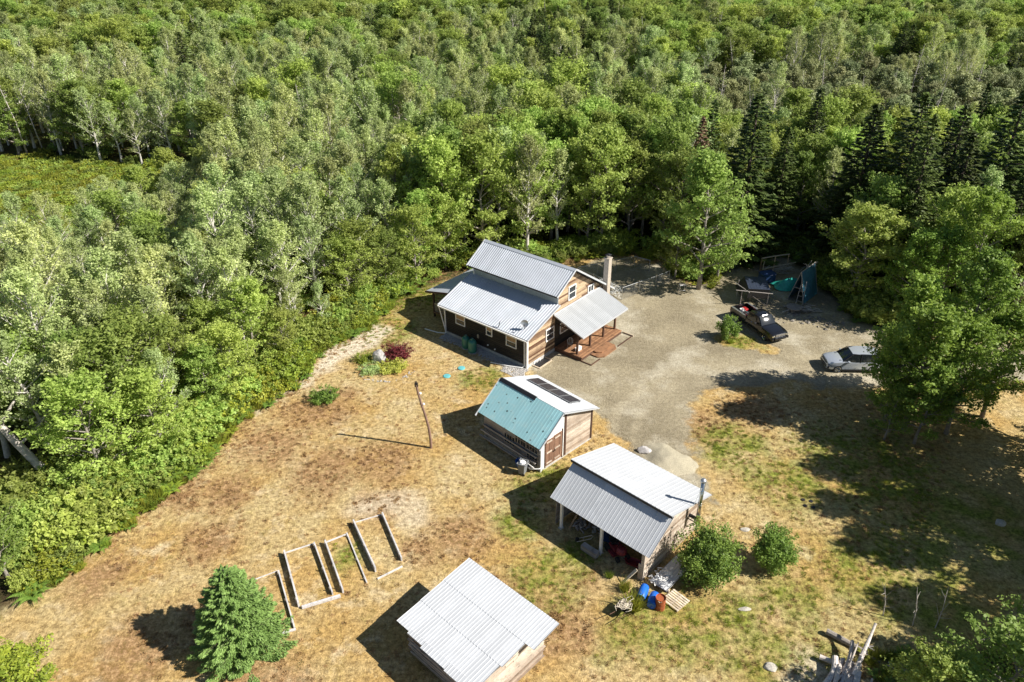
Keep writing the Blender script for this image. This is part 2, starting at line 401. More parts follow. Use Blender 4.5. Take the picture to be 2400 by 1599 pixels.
def axis(fine0, fine1, step, lo, hi):
    a = list(np.arange(fine0, fine1+1e-6, step)); s = step; x = a[-1]
    while x < hi: s *= 1.18; s = min(s, 9); x += s; a.append(x)
    s = step; x = a[0]; pre = []
    while x > lo: s *= 1.18; s = min(s, 9); x -= s; pre.append(x)
    return np.array(pre[::-1]+a)
def grid_mesh(name, X, Y, Z, keep, mats):
    ny, nx = X.shape; idx = np.arange(nx*ny).reshape(ny, nx)
    q = np.stack([idx[:-1, :-1], idx[:-1, 1:], idx[1:, 1:], idx[1:, :-1]], -1).reshape(-1, 4)
    if keep is not None: q = q[keep.reshape(-1)]
    used, inv = np.unique(q, return_inverse=True); q = inv.reshape(-1, 4)
    V = np.stack([X, Y, Z], -1).reshape(-1, 3)[used]
    me = bpy.data.meshes.new(name); fast_mesh(me, V, q)
    for m in mats: me.materials.append(m)
    mk = [a.reshape(-1)[used] for a in masks(X, Y)]
    for nm, arr in zip(('m_gravel', 'm_green', 'm_brown', 'm_sand', 'm_forest', 'm_bog', 'm_track'), mk):
        a = me.attributes.new(nm, 'FLOAT', 'POINT'); a.data.foreach_set('value', arr.astype(np.float32))
    me.polygons.foreach_set('use_smooth', np.ones(len(q), bool))
    o = bpy.data.objects.new(name, me); COL.objects.link(o); return o
def fast_mesh(me, V, Q):
    k = Q.shape[1]
    me.vertices.add(len(V)); me.vertices.foreach_set('co', np.ascontiguousarray(V, np.float32).reshape(-1))
    me.loops.add(Q.size); me.loops.foreach_set('vertex_index', np.ascontiguousarray(Q, np.int32).reshape(-1))
    me.polygons.add(len(Q)); me.polygons.foreach_set('loop_start', np.arange(0, Q.size, k, dtype=np.int32))
    try: me.polygons.foreach_set('loop_total', np.full(len(Q), k, np.int32))
    except Exception: pass
    me.update(calc_edges=True)

def ground_material():
    m, nt, b = new_mat('dry_lawn_gravel_and_forest_floor'); co = worldco(nt)
    A = lambda n: N(nt, 'ShaderNodeAttribute', attribute_name=n).outputs['Fac']
    n_big = noise(nt, co, .16, 5, .6); n_mid = noise(nt, co, .55, 5, .65); n_det = noise(nt, co, 3.1, 6, .75); n_fine = noise(nt, co, 9., 4, .7)
    n_mid2 = noise(nt, co, .9, 6, .7); n_edge = noise(nt, co, .8, 8, .78)
    lawn = mixc(nt, (.49, .325, .125), (.54, .42, .215), ramp(nt, n_big, .40, .60))
    lawn = mixc(nt, lawn, (.62, .50, .31), ramp(nt, n_mid, .52, .70))
    lawn = mixc(nt, lawn, (.34, .27, .08), ramp(nt, n_mid2, .54, .74, (0, 0, 0), (.75, .75, .75)))
    brown = mixc(nt, (.27, .15, .065), (.42, .27, .14), ramp(nt, n_det, .35, .6))
    mm = N(nt, 'ShaderNodeMath', operation='MULTIPLY'); nt.links.new(A('m_brown'), mm.inputs[0]); nt.links.new(ramp(nt, n_mid2, .30, .52), mm.inputs[1])
    br2 = N(nt, 'ShaderNodeMath', operation='MULTIPLY'); nt.links.new(mm.outputs[0], br2.inputs[0]); nt.links.new(ramp(nt, n_det, .34, .50), br2.inputs[1])
    lawn = mixc(nt, lawn, brown, br2.outputs[0])
    green = mixc(nt, (.12, .17, .025), (.34, .34, .07), n_det)
    gm = N(nt, 'ShaderNodeMath', operation='MULTIPLY'); nt.links.new(A('m_green'), gm.inputs[0]); nt.links.new(ramp(nt, n_mid, .34, .60), gm.inputs[1])
    lawn = mixc(nt, lawn, green, gm.outputs[0])
    sand = mixc(nt, (.56, .47, .34), (.78, .70, .56), n_mid2)
    lawn = mixc(nt, lawn, sand, A('m_sand'))
    grav = mixc(nt, (.275, .235, .16), (.365, .315, .215), ramp(nt, n_big, .4, .6))
    grav = mixc(nt, grav, (.49, .445, .345), ramp(nt, noise(nt, co, .22, 4, .6), .50, .66))
    grav = mixc(nt, grav, (.25, .235, .13), ramp(nt, n_mid2, .60, .78, (0, 0, 0), (.7, .7, .7)))
    tm = N(nt, 'ShaderNodeMath', operation='MULTIPLY'); nt.links.new(A('m_track'), tm.inputs[0]); nt.links.new(ramp(nt, n_mid, .38, .62, (.1, .1, .1), (.75, .75, .75)), tm.inputs[1])
    grav = mixc(nt, grav, (.47, .41, .29), tm.outputs[0])
    wh = mixc(nt, grav, (.16, .15, .14), ramp(nt, n_fine, .55, .75, (0, 0, 0), (.6, .6, .6)))
    # break the gravel edge up with grass
    ge = N(nt, 'ShaderNodeMath', operation='ADD'); nt.links.new(A('m_gravel'), ge.inputs[0])
    gs = N(nt, 'ShaderNodeMapRange', i_3=-.75, i_4=.75); nt.links.new(n_edge, gs.inputs[0]); nt.links.new(gs.outputs[0], ge.inputs[1])
    c = mixc(nt, lawn, wh, ramp(nt, ge.outputs[0], .36, .64))
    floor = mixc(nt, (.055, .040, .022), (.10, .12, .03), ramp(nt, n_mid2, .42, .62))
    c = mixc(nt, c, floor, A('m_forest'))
    bogc = mixc(nt, (.12, .20, .035), (.24, .32, .07), ramp(nt, n_mid, .4, .6)); bogc = mixc(nt, bogc, (.26, .16, .05), ramp(nt, n_big, .52, .62))
    c = mixc(nt, c, bogc, A('m_bog'))
    # grain: clumps and gaps of the sward, stones of the gravel
    det = ramp(nt, n_det, .38, .62, (.40, .37, .33), (1.22, 1.22, 1.22))
    df = N(nt, 'ShaderNodeMapRange', i_3=.85, i_4=.38); nt.links.new(A('m_gravel'), df.inputs[0])
    c = mixc(nt, c, det, df.outputs[0], 'MULTIPLY')
    det2 = ramp(nt, n_fine, .32, .66, (.62, .60, .56), (1.2, 1.2, 1.2))
    c = mixc(nt, c, det2, .8, 'MULTIPLY')
    nt.links.new(c, b.inputs['Base Color']); b.inputs['Roughness'].default_value = .95; b.inputs['Specular IOR Level'].default_value = .1
    ad = N(nt, 'ShaderNodeMath', operation='ADD'); nt.links.new(n_det, ad.inputs[0]); nt.links.new(n_fine, ad.inputs[1])
    bump(nt, b, ad.outputs[0], .7, .10)
    return m
M_GROUND = ground_material()
xs = axis(-36, 44, .4, -330, 330); ys = axis(18, 90, .4, -60, 700)
X, Y = np.meshgrid(xs, ys); Z = terrain(X, Y)
hs_ = sdist(X, Y, [(2.2, 54.9), (2.9, 55.6), (2.2, 56.3), (1.5, 55.6)])
ground = grid_mesh('ground', X, Y, Z, None, [M_GROUND]); tag(ground, kind='structure')
xs = np.arange(0, 76, .25); ys = np.arange(38, 83, .25); X, Y = np.meshgrid(xs, ys)
keep = (masks(X, Y)[0] > .5); keep = keep[:-1, :-1] & keep[1:, 1:]
grav = grid_mesh('gravel_driveway', X, Y, terrain(X, Y)+.012, keep, [M_GROUND]); tag(grav, kind='structure')
def gz(x, y): return float(terrain(np.array([x]), np.array([y]))[0])

# ------------------------------------------------------------------ house
random.seed(11)
H = thing('wood_sided_house', 'two-level wood-sided house with grey metal roofs, clerestory, chimney and covered front porch', 'house', (1.312, 57.406, 0), -.70)
lr = lambda t: 3.29+.351*t                       # lower roof
ur = lambda t: 7.55-.64*(6.3-t) if t < 6.3 else 7.55-.66*(t-6.3)
def gable_top(t): return (lr(t)-.12) if t < 4.3 else ur(t)-.15
# solid core, then boards on it
mb = MB()
prof = [(0, 0), (0, lr(0)-.14), (4.3, lr(4.3)-.14), (4.3, 6.1), (6.3, 7.38), (12.2, ur(12.2)-.17), (12.2, 0)]
xl, xr = -9.9, -.04
vs = [(xl, t+ (.04 if t == 0 else 0), z) for t, z in prof]+[(xr, t+(.04 if t == 0 else 0), z) for t, z in prof]; n = len(prof)
mb.add(vs, [tuple(range(n))[::-1], tuple(range(n, 2*n))]+[(i, (i+1) % n, n+(i+1) % n, n+i) for i in range(n)][:], 0, .3)
mb.build('wall_core', M_DARKSIDE, H)
mb = MB(); planks(mb, (-.04, 0), (-.04, 4.0), .32, 3.8, .19, (1, 0), .035, .012, 0, ztop=gable_top); planks(mb, (-.04, 0.9), (-.04, 12.2), 3.8, 7.5, .19, (1, 0), .035, .012, 0, ztop=lambda t: gable_top(t+.9)); mb.build('wall', M_SIDING, H, 'sunlit end wall of brown and tan horizontal boards')
mb = MB(); planks(mb, (-.04, 4.0), (-.04, 12.2), .32, 3.79, .19, (1, 0), .035, .008); mb.build('wall', M_DARKSIDE, H, 'dark wall under the porch roof')  # same end wall, darker boards only below the porch roof
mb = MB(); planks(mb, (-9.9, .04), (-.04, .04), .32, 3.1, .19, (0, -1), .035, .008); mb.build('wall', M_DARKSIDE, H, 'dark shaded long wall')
mb = MB(); planks(mb, (-9.9, .04), (-9.9, 12.2), .32, 7.3, .19, (-1, 0), .035, .008, ztop=gable_top); mb.build('wall', M_SIDING, H)
mb = MB(); mb.bb(-9.98, .06, -.06, .0, 0, .32); mb.bb(.0, .06, 0, 4.0, 0, .32); mb.build('foundation', M_CONC, H)
mb = MB()                                            # clerestory: vertical metal
A_, B_ = (-9.95, 4.24, 4.72), (.03, 4.24, 4.72)
x = -9.95
while x < .0:
    mb.bb(x, x+.20, 4.20, 4.27, 4.74, 5.9, 0); mb.bb(x+.20, min(x+.235, .02), 4.175, 4.27, 4.74, 5.9, 0, .9); x += .235
mb.build('clerestory_wall', M_CLERE, H)
mb = MB(); roof_sheet(mb, (-10.38, -.42, lr(-.42)), (.36, -.42, lr(-.42)), (.36, 4.2, lr(4.2)), (-10.38, 4.2, lr(4.2)), .26)
mb.build('roof', M_ROOF, H, 'lower metal roof in front of the clerestory')
mb = MB(); roof_sheet(mb, (-10.3, 3.6, ur(3.6)), (.46, 3.6, ur(3.6)), (.46, 6.3, ur(6.3)), (-10.3, 6.3, ur(6.3)), .24)
roof_sheet(mb, (.46, 12.95, ur(12.95)), (-10.3, 12.95, ur(12.95)), (-10.3, 6.3, ur(6.3)), (.46, 6.3, ur(6.3)), .24)
rf = mb.build('roof', M_ROOF, H, 'upper gabled metal roof')
mb = MB()
for s_ in (-1, 1):
    dz = .26*(.64 if s_ < 0 else .66)
    mb.face([(-10.34, 6.3, ur(6.3)+.05), (.50, 6.3, ur(6.3)+.05), (.50, 6.3+s_*.26, ur(6.3)+.05-dz), (-10.34, 6.3+s_*.26, ur(6.3)+.05-dz)][::-s_])
mb.build('ridge_cap', M_ROOF, rf)
mb = MB()                                            # rake and eave trim
mb.beam((.50, 3.56, ur(3.56)-.02), (.50, 6.3, ur(6.3)-.02), .05, .16); mb.beam((.50, 6.3, ur(6.3)-.02), (.50, 12.95, ur(12.95)-.02), .05, .16); mb.build('rake_trim', M_ROOFW, H); mb = MB()
mb.beam((-10.34, 3.56, ur(3.56)-.02), (-10.34, 6.3, ur(6.3)-.02), .05, .16); mb.build('rake_trim', M_ROOFW, H); mb = MB()
mb.beam((.40, -.45, lr(-.45)-.02), (.40, 4.2, lr(4.2)-.02), .05, .15); mb.build('rake_trim', M_ROOFW, H); mb = MB(); mb.beam((-10.42, -.45, lr(-.45)-.02), (-10.42, 4.2, lr(4.2)-.02), .05, .15)
mb.build('rake_trim', M_ROOFW, H)
mb = MB(); mb.bb(-10.4, .38, -.55, -.44, lr(-.42)-.17, lr(-.42)-.05); mb.build('gutter', M_WHITE, H)
mb = MB(); mb.bb(-10.35, .33, -.44, -.36, lr(-.42)-.19, lr(-.42)-.02); mb.bb(-10.3, .42, 3.62, 3.68, ur(3.6)-.16, ur(3.6)-.03); mb.build('fascia', M_DARK, H)
mb = MB()
for x0, x1, y0, y1, z0, z1 in ((-.08, .07, -.10, -.03, .0, 3.05), (.0, .07, -.03, .10, 0, 3.05), (-10.0, -9.86, -.10, -.03, 0, 3.05), (0.0, .07, 4.18, 4.34, 4.75, 5.95), (-10.0, -9.88, 4.12, 4.18, 4.75, 5.95)):
    mb = MB(); mb.bb(x0, x1, y0, y1, z0, z1); mb.build('corner_trim', M_WHITE, H)
pi = math.pi
window(H, (-7.95, -.01, 2.18), 1.2, 1.08, -pi/2, blind=.42); window(H, (-4.37, -.01, 2.25), .74, .95, -pi/2, blind=.38); window(H, (-1.77, -.01, 2.12), 1.22, 1.10, -pi/2, blind=.42)
window(H, (.005, 3.22, 2.14), 1.2, 1.22, 0, blind=0); window(H, (.005, 6.44, 5.10), 1.14, 1.36, 0, blind=0); window(H, (.005, 9.45, 4.33), .95, .78, 0, blind=0, split='v')
window(H, (.03, 1.35, .0), .95, .62, 0, blind=0, split='v')
# window well
mb = MB(); mb.bb(.02, .95, .62, .72, -.3, .10); mb.bb(.85, .95, .72, 2.55, -.3, .10); mb.bb(.02, .95, 2.45, 2.55, -.3, .10); mb.build('window_well', M_PALEWOOD, H)
mb = MB(); mb.bb(.06, .85, .72, 2.45, .008, .02); mb.build('well_floor', M_DARK, H)
# chimney
mb = MB(); mb.bb(.10, .62, 11.4, 11.92, 0, 6.75); mb.build('chimney', M_CHIM, H)
ch = H.children[-1]
mb = MB(); mb.bb(.05, .67, 11.35, 11.97, 6.75, 6.83); mb.build('coping', M_CHIM, ch)
mb = MB()
for dx in (-.17, .17):
    for dy in (-.17, .17): mb.tube([(.36+dx, 11.66+dy, 6.83), (.36+dx, 11.66+dy, 7.1)], .02, 5)
mb.add([(.1, 11.4, 7.1), (.62, 11.4, 7.1), (.62, 11.92, 7.1), (.1, 11.92, 7.1), (.36, 11.66, 7.25)], [(0, 1, 2, 3), (0, 4, 1), (1, 4, 2), (2, 4, 3), (3, 4, 0)])
mb.build('chimney_cap', M_DARK, ch)
# front porch roof, posts, deck, steps
P_ = lambda x: 3.90-.37*x
mb = MB(); roof_sheet(mb, (3.28, 3.72, P_(3.28)), (3.28, 10.95, P_(3.28)), (.04, 10.95, P_(.04)), (.04, 3.72, P_(.04)), .20, .024, .028)
pr = mb.build('porch_roof', M_PORCH, H)
mb = MB(); mb.bb(3.28, 3.33, 3.70, 10.97, P_(3.28)-.14, P_(3.28)+.01); mb.beam((.04, 3.70, P_(.04)-.04), (3.30, 3.70, P_(3.3)-.04), .04, .12); mb.beam((.04, 10.97, P_(.04)-.04), (3.30, 10.97, P_(3.3)-.04), .04, .12)
mb.bb(.04, .12, 3.7, 10.97, P_(.08)-.0, P_(.08)+.10)
mb.build('edge_trim', M_ROOFW, pr)
mb = MB(); mb.bb(2.30, 2.42, 4.0, 10.6, P_(2.36)-.30, P_(2.36)-.09)
for y in (4.3, 6.3, 8.4, 10.35): mb.bb(.1, 3.1, y-.05, y+.05, P_(3.1)-.13, P_(3.1)-.07)
mb.build('porch_beam', M_DARKWOOD, H)
for y in (4.28, 6.28, 8.45, 10.38):
    mb = MB(); mb.bb(2.28, 2.44, y-.08, y+.08, .42, P_(2.36)-.28); mb.build('post', M_DARKWOOD, H)
mb = MB(); x = .05
while x < 3.0: mb.bb(x, x+.135, 4.02, 10.55, .36, .41); x += .145
dk = mb.build('deck', M_DECK, H)
mb = MB(); mb.bb(2.98, 3.03, 4.0, 10.57, .03, .37); mb.bb(.05, 2.98, 3.97, 4.01, .03, .37); mb.bb(.05, 2.98, 10.56, 10.6, .03, .37); mb.build('deck_skirt', M_DARKWOOD, dk)
def step_poly(x1, y0, y1, z, r):
    pts = [(3.04, y0), (x1-r, y0), (x1, y0+r), (x1, y1-r), (x1-r, y1), (3.04, y1)]
    m_ = MB(); b = len(pts); vs = [(a, c, z-.14) for a, c in pts]+[(a, c, z) for a, c in pts]
    m_.add(vs, [tuple(range(b))[::-1], tuple(range(b, 2*b))]+[(i, (i+1) % b, b+(i+1) % b, b+i) for i in range(b)]); return m_
step_poly(3.75, 5.9, 8.0, .28, .35).build('step', M_DECK, H); step_poly(4.25, 5.45, 8.3, .14, .45).build('step', M_DECK, H)
mb = MB(); mb.bb(3.04, 4.15, 3.98, 4.06, 0, .10); mb.bb(4.07, 4.15, 4.06, 5.4, 0, .10); mb.build('edging_board', M_DARKWOOD, H)
mb = MB(); mb.bb(4.07, 4.15, 8.35, 10.8, 0, .10); mb.build('edging_board', M_DARKWOOD, H)
mb = MB(); mb.bb(3.04, 4.22, 10.8, 10.90, 0, .16); mb.build('edging_board', M_PALEWOOD, H)
mb = MB(); mb.bb(-.0, .05, 7.2, 8.15, .42, 2.5); d_ = mb.build('door', M_WHITE, H); mb = MB(); mb.bb(.05, .07, 7.35, 8.0, 1.4, 2.3); mb.build('pane', M_PANE, d_)
window(H, (.005, 5.4, 2.0), 1.3, 1.1, 0, blind=0)
# porch at the far end
Q_ = lambda x: 3.72+.235*(x+9.9)
mb = MB(); roof_sheet(mb, (-13.9, 10.4, Q_(-13.9)), (-13.9, 1.35, Q_(-13.9)), (-9.95, 1.35, Q_(-9.95)), (-9.95, 10.4, Q_(-9.95)), .30)
pr = mb.build('porch_roof', M_ROOF, H, 'low metal roof over the porch at the shaded end')
mb = MB(); mb.beam((-13.95, 1.31, Q_(-13.95)-.07), (-9.95, 1.31, Q_(-9.95)-.07), .05, .18); mb.build('edge_trim', M_DARKWOOD, pr)
for x, y in ((-13.3, 1.8), (-13.3, 5.8), (-13.3, 10.0), (-11.4, 1.8)):
    mb = MB(); mb.bb(x-.08, x+.08, y-.08, y+.08, .0, Q_(x)-.14); mb.build('post', M_DARKWOOD, H)
mb = MB(); y = 1.6
while y < 10.2: mb.bb(-13.4, -9.95, y, y+.135, .50, .55); y += .145
mb.build('deck', M_DECK, H)
mb = MB()
for y in np.arange(1.9, 10, .14): mb.bb(-13.32, -13.28, y-.02, y+.02, .60, 1.45)
for x in np.arange(-13.2, -11.4, .14): mb.bb(x-.02, x+.02, 1.78, 1.82, .60, 1.45)
mb.bb(-13.36, -13.24, 1.8, 10.1, 1.45, 1.50); mb.bb(-13.2, -11.4, 1.74, 1.86, 1.45, 1.50); mb.bb(-13.36, -13.24, 1.8, 10.1, .58, .62)
mb.build('railing', M_PALEWOOD, H)
# white rainwater pipes
mb = MB(); mb.tube([(-10.36, -.48, 2.95), (-10.3, -.4, 2.8), (-9.93, -.14, .55), (-9.93, -.16, .12), (-10.6, -.5, .09), (-12.1, -.75, .07)], .055, 8); mb.build('downspout', M_WHITE, H)
mb = MB(); mb.tube([(-.22, -.48, 2.98), (-.18, -.16, 2.75), (-.18, -.14, .25), (-.3, -.35, .12), (-1.6, -.9, .10), (-3.1, -1.35, .08)], .055, 8); mb.build('downspout', M_WHITE, H)
mb = MB(); mb.tube([(-3.05, -.35, 3.1), (-3.0, -.1, 3.75)], .035, 6); mb.build('vent_pipe', M_DARK, H)
# satellite dish on the roof corner
dc = Vector((-.75, .55, lr(.55)+.55)); mb = MB()
prof_ = [(0.001, -.06), (.12, -.05), (.24, -.02), (.34, .03)]
mt = Vector((.5, -.75, .42)).to_track_quat('Z', 'Y').to_matrix(); mb.lathe(prof_, 20, dc, 0, .5, mt); mb.lathe([(r, z-.015) for r, z in prof_[::-1]], 20, dc, 0, .5, mt)
ds = mb.build('satellite_dish', M_GREYPL, H, smooth=True); ds.data.materials[0] = M_STEEL
mb = MB(); mb.tube([(-.75, .60, lr(.6)), dc-mt @ Vector((0, 0, .07))], .025, 6); mb.tube([dc+mt @ Vector((0, -.33, .02)), dc+mt @ Vector((0, -.1, .35))], .015, 5); mb.box(dc+mt @ Vector((0, -.1, .36)), (.08, .08, .1))
mb.build('dish_arm', M_DARK, ds)
def loc2w(o, x, y, z=0): return Matrix.Translation(o.location) @ Matrix.Rotation(o.rotation_euler.z, 4, 'Z') @ Vector((x, y, z))
# things on the porch deck
p = loc2w(H, 1.2, 4.75); g_ = thing('garden_chair', 'pale round-backed chair in the shade at the near end of the porch deck', 'chair', (p.x, p.y, .41), -.2)
mb = MB(); mb.lathe([(.001, 0), (.22, .0), (.24, .04), (.001, .05)], 14, (0, 0, .42)); mb.build('seat', M_STEEL, g_)
mb = MB(); mb.tube([(-.22, .12, .45), (-.24, .2, .75), (-.12, .25, .92), (.12, .25, .92), (.24, .2, .75), (.22, .12, .45)], .018, 6); mb.tube([(-.08, .2, .46), (-.08, .25, .92)], .012, 5); mb.tube([(.08, .2, .46), (.08, .25, .92)], .012, 5); mb.build('backrest', M_WHITE, g_)
for a in ((-1, -1), (1, -1), (1, 1), (-1, 1)):
    mb = MB(); mb.tube([(a[0]*.16, a[1]*.16, .42), (a[0]*.22, a[1]*.22, 0)], .014, 5); mb.build('leg', M_STEEL, g_)
p = loc2w(H, 2.05, 4.9); g_ = thing('storage_box', 'small white lidded box standing on the porch deck beside a post', 'box', (p.x, p.y, .41), -.7)
mb = MB(); mb.bb(-.14, .14, -.32, .32, 0, .30); mb.build('body', M_WHITE, g_); mb = MB(); mb.bb(-.16, .16, -.34, .34, .30, .34); mb.build('lid', M_WHITE, g_)
# propane tanks
def tank(x, y, h, r, lab):
    p = loc2w(H, x, y); t = thing('propane_tank', lab, 'gas tank', (p.x, p.y, 0), 0, 'green propane tanks against the long wall')
    m_ = MB(); m_.lathe([(r*.8, .0), (r*.8, .10), (r*.98, .16), (r, .3), (r, h-.3), (r*.93, h-.16), (r*.72, h-.05), (r*.35, h), (.001, h+.01)], 24); m_.build('body', M_GREEN, t, smooth=True)
    m_ = MB(); m_.lathe([(r*.36, h-.03), (r*.36, h+.14), (r*.32, h+.14), (r*.32, h-.02)], 16); m_.build('collar', M_GREEN, t)
    m_ = MB(); m_.tube([(0, 0, h), (0, 0, h+.16)], .035, 8); m_.tube([(0, 0, h+.1), (.1, .05, h+.12)], .015, 5); m_.build('valve', M_STEEL, t)
    m_ = MB(); m_.lathe([(r*1.05, 0), (r*1.05, .06), (.001, .06)], 18); m_.build('foot_ring', M_CONC, t)
tank(-6.62, -.80, 1.22, .37, 'left one of the two green propane tanks, slightly shorter'); tank(-5.62, -1.0, 1.32, .40, 'right one of the two green propane tanks, slightly taller')
# meter and wall fittings
mb = MB(); mb.lathe([(.11, 0), (.11, .08), (.001, .09)], 12, (-5.75, -.03, 1.35), mat=Matrix.Rotation(pi/2, 3, 'X')); mb.bb(-5.85, -5.65, -.1, -.02, 1.05, 1.3); mb.build('meter', M_STEEL, H)
for x, z in ((-4.55, .75), (-3.7, .62)):
    mb = MB(); mb.lathe([(.07, 0), (.07, .1), (.001, .1)], 10, (x, -.01, z), mat=Matrix.Rotation(pi/2, 3, 'X')); mb.build('vent', M_WHITE, H)
# gravel strip of loose stones along the wall
def stones(name, pts, smin, smax, mat, label, kind='stuff', cat='stones', zb=0., seed=1):
    r_ = np.random.default_rng(seed); base = [(1, 0, 0), (-1, 0, 0), (0, 1, 0), (0, -1, 0), (0, 0, 1), (0, 0, -1)]
    fs = [(0, 2, 4), (2, 1, 4), (1, 3, 4), (3, 0, 4), (2, 0, 5), (1, 2, 5), (3, 1, 5), (0, 3, 5)]
    m_ = MB()
    for x, y in pts:
        s_ = r_.uniform(smin, smax); a = r_.uniform(0, 6.3); ca, sa = math.cos(a), math.sin(a); sx, sy, sz = s_*r_.uniform(.7, 1.3), s_*r_.uniform(.7, 1.3), s_*r_.uniform(.4, .8)
        m_.add([(x+(vx*ca*sx-vy*sa*sy), y+(vx*sa*sx+vy*ca*sy), zb+sz*.4+vz*sz) for vx, vy, vz in base], fs, 0, float(r_.random()))
    o = m_.build(name, mat, None); tag(o, label, cat, kind=kind); return o
r_ = np.random.default_rng(4); pts = []
for i in range(2300):
    x = r_.uniform(-9.9, .3); y = -.08-abs(r_.normal(0, .45)); 
    if y < -1.35+.25*math.sin(x*1.7): continue
    p = loc2w(H, x, y); pts.append((p.x, p.y))
for i in range(260):
    p = loc2w(H, r_.uniform(-1.6, .6), -r_.uniform(.8, 1.75)); pts.append((p.x, p.y))
M_PEB = simple('loose_stones', (.36, .34, .32), .9, var=.35, scale=5)
stones('stone_strip', pts, .05, .12, M_PEB, 'strip of loose grey and white stones along the foot of the long house wall', seed=5)
for i, (x, y, lb) in enumerate(((-5.7, 56.2, 'blue-green round lid lying in the lawn, farther from the house'), (-4.5, 57.5, 'blue-green round lid lying in the lawn, nearer the house'))):
    mb = MB(); mb.lathe([(.33, 0), (.33, .05), (.27, .08), (.001, .09)], 20, (x, y, .0)); o = mb.build('septic_lid', M_COVER); tag(o, lb, 'lid', 'round lids in the lawn')

# ------------------------------------------------------------------ solar shed
random.seed(21)
S1 = thing('tool_shed', 'gabled shed with a teal front roof slope, white back slope and solar panels', 'shed', (1.997, 43.238, 0), -.80)
fr = lambda t: 2.72+.80*t; RT = 2.05; ZR = fr(RT); bk = lambda t: ZR-.37*(t-RT)
top1 = lambda t: (fr(t) if t < RT else bk(t))-.10
mb = MB(); prof = [(.04, .15), (.04, top1(.04)-.02), (RT, top1(RT)-.04), (5.6, top1(5.6)-.02), (5.6, .15)]; n = 5
vs = [(-5.96, t, z) for t, z in prof]+[(-.04, t, z) for t, z in prof]
mb.add(vs, [tuple(range(n))[::-1], tuple(range(n, 2*n))]+[(i, (i+1) % n, n+(i+1) % n, n+i) for i in range(n)], 0, .4); mb.build('wall_core', M_GREYBOARD, S1)
mb = MB(); mb.bb(-6.0, .0, .0, 5.62, .0, .16); mb.build('foundation', M_CONC, S1)
mb = MB(); planks(mb, (-.04, .05), (-.04, 2.5), .16, 4.4, .30, (1, 0), .03, .004, ztop=lambda t: top1(t+.05)); mb.build('wall', M_WHITEWALL, S1, 'white painted part of the end wall around the doors')
mb = MB(); planks(mb, (-.04, 2.68), (-.04, 5.5), .16, 4.2, .20, (1, 0), .03, .012, ztop=lambda t: top1(t+2.68)-.05); mb.build('wall', M_BOARD, S1, 'pale weathered horizontal boards right of the doors')
mb = MB(); planks(mb, (-5.96, .04), (-.04, .04), .16, 2.62, .19, (0, -1), .03, .02); mb.build('wall', M_GREYBOARD, S1, 'shaded front wall of grey boards')
mb = MB(); mb.bb(-.01, .05, 2.50, 2.68, .16, top1(2.6)-.02); mb.bb(-.01, .05, 5.5, 5.64, .16, top1(5.6)-.05); mb.beam((.04, RT+.2, bk(RT+.2)-.16), (.04, 5.9, bk(5.9)-.16), .06, .16); mb.build('corner_strip', M_DARKWOOD, S1)
mb = MB(); mb.bb(-.01, .05, -.01, .09, .0, 2.65); mb.build('corner_post', M_WHITEWALL, S1)
for y0, y1 in ((.52, 1.36), (1.38, 2.24)):
    mb = MB(); y = y0
    while y < y1-.05: mb.bb(-.0, .045, y, min(y+.14, y1)-.008, .25, 2.5 if y0 < 1 else 2.58); y += .14
    dd = mb.build('door', M_BROWNWOOD, S1)
    for z in (.42, 1.35, 2.28): mb = MB(); mb.bb(.045, .075, y0+.06, y0+.62, z, z+.12); mb.build('door_batten', M_BOARD, dd)
    mb = MB(); mb.bb(.045, .09, (y1-.12 if y0 < 1 else y0+.06), (y1-.06 if y0 < 1 else y0+.12), 1.2, 1.32); mb.build('handle', M_DARK, dd)
for y0, y1, z1 in ((.44, .51, 2.62), (2.25, 2.32, 2.75)): mb = MB(); mb.bb(-.0, .05, y0, y1, .16, z1); mb.build('door_jamb', M_DARKWOOD, S1)
mb = MB(); roof_sheet(mb, (-6.2, -.38, fr(-.38)), (.26, -.38, fr(-.38)), (.26, RT, ZR), (-6.2, RT, ZR), .27, .014, .016); mb.build('roof', M_TEAL, S1, 'weathered teal front roof slope')
mb = MB(); roof_sheet(mb, (.32, 6.0, bk(6.0)), (-6.15, 6.0, bk(6.0)), (-6.15, RT+.02, ZR+.02), (.32, RT+.02, ZR+.02), .23, .014, .02); rw = mb.build('roof', M_ROOFW, S1, 'white back roof slope')
mb = MB(); mb.beam((-6.25, -.62, fr(-.62)-.03), (-6.25, RT, ZR-.03), .05, .14); mb.build('rake_trim', M_ROOFW, S1); mb = MB(); mb.beam((.31, -.42, fr(-.42)-.03), (.31, RT, ZR-.03), .05, .10); mb.beam((.35, RT, ZR-.03), (.35, 6.02, bk(6.02)-.03), .04, .09); mb.build('rake_trim', M_ROOFW, S1)
mb = MB(); mb.face([(-6.2, RT-.22, fr(RT-.22)+.055), (-2.4, RT-.22, fr(RT-.22)+.055), (-2.4, RT, ZR+.06), (-6.2, RT, ZR+.06)]); mb.face([(-6.2, RT, ZR+.06), (-2.4, RT, ZR+.06), (-2.4, RT+.14, bk(RT+.14)+.055), (-6.2, RT+.14, bk(RT+.14)+.055)]); mb.build('ridge_cap', M_DARK, S1)
sp = MB(); 
def sq(x0, x1, t0, t1, lift, th): # slab following the back slope
    a = []
    for z_ in (0, th):
        for x, t in ((x0, t0), (x1, t0), (x1, t1), (x0, t1)): a.append((x, t, bk(t)+lift+z_))
    return a
F6 = [(3, 2, 1, 0), (4, 5, 6, 7), (0, 1, 5, 4), (1, 2, 6, 5), (2, 3, 7, 6), (3, 0, 4, 7)]
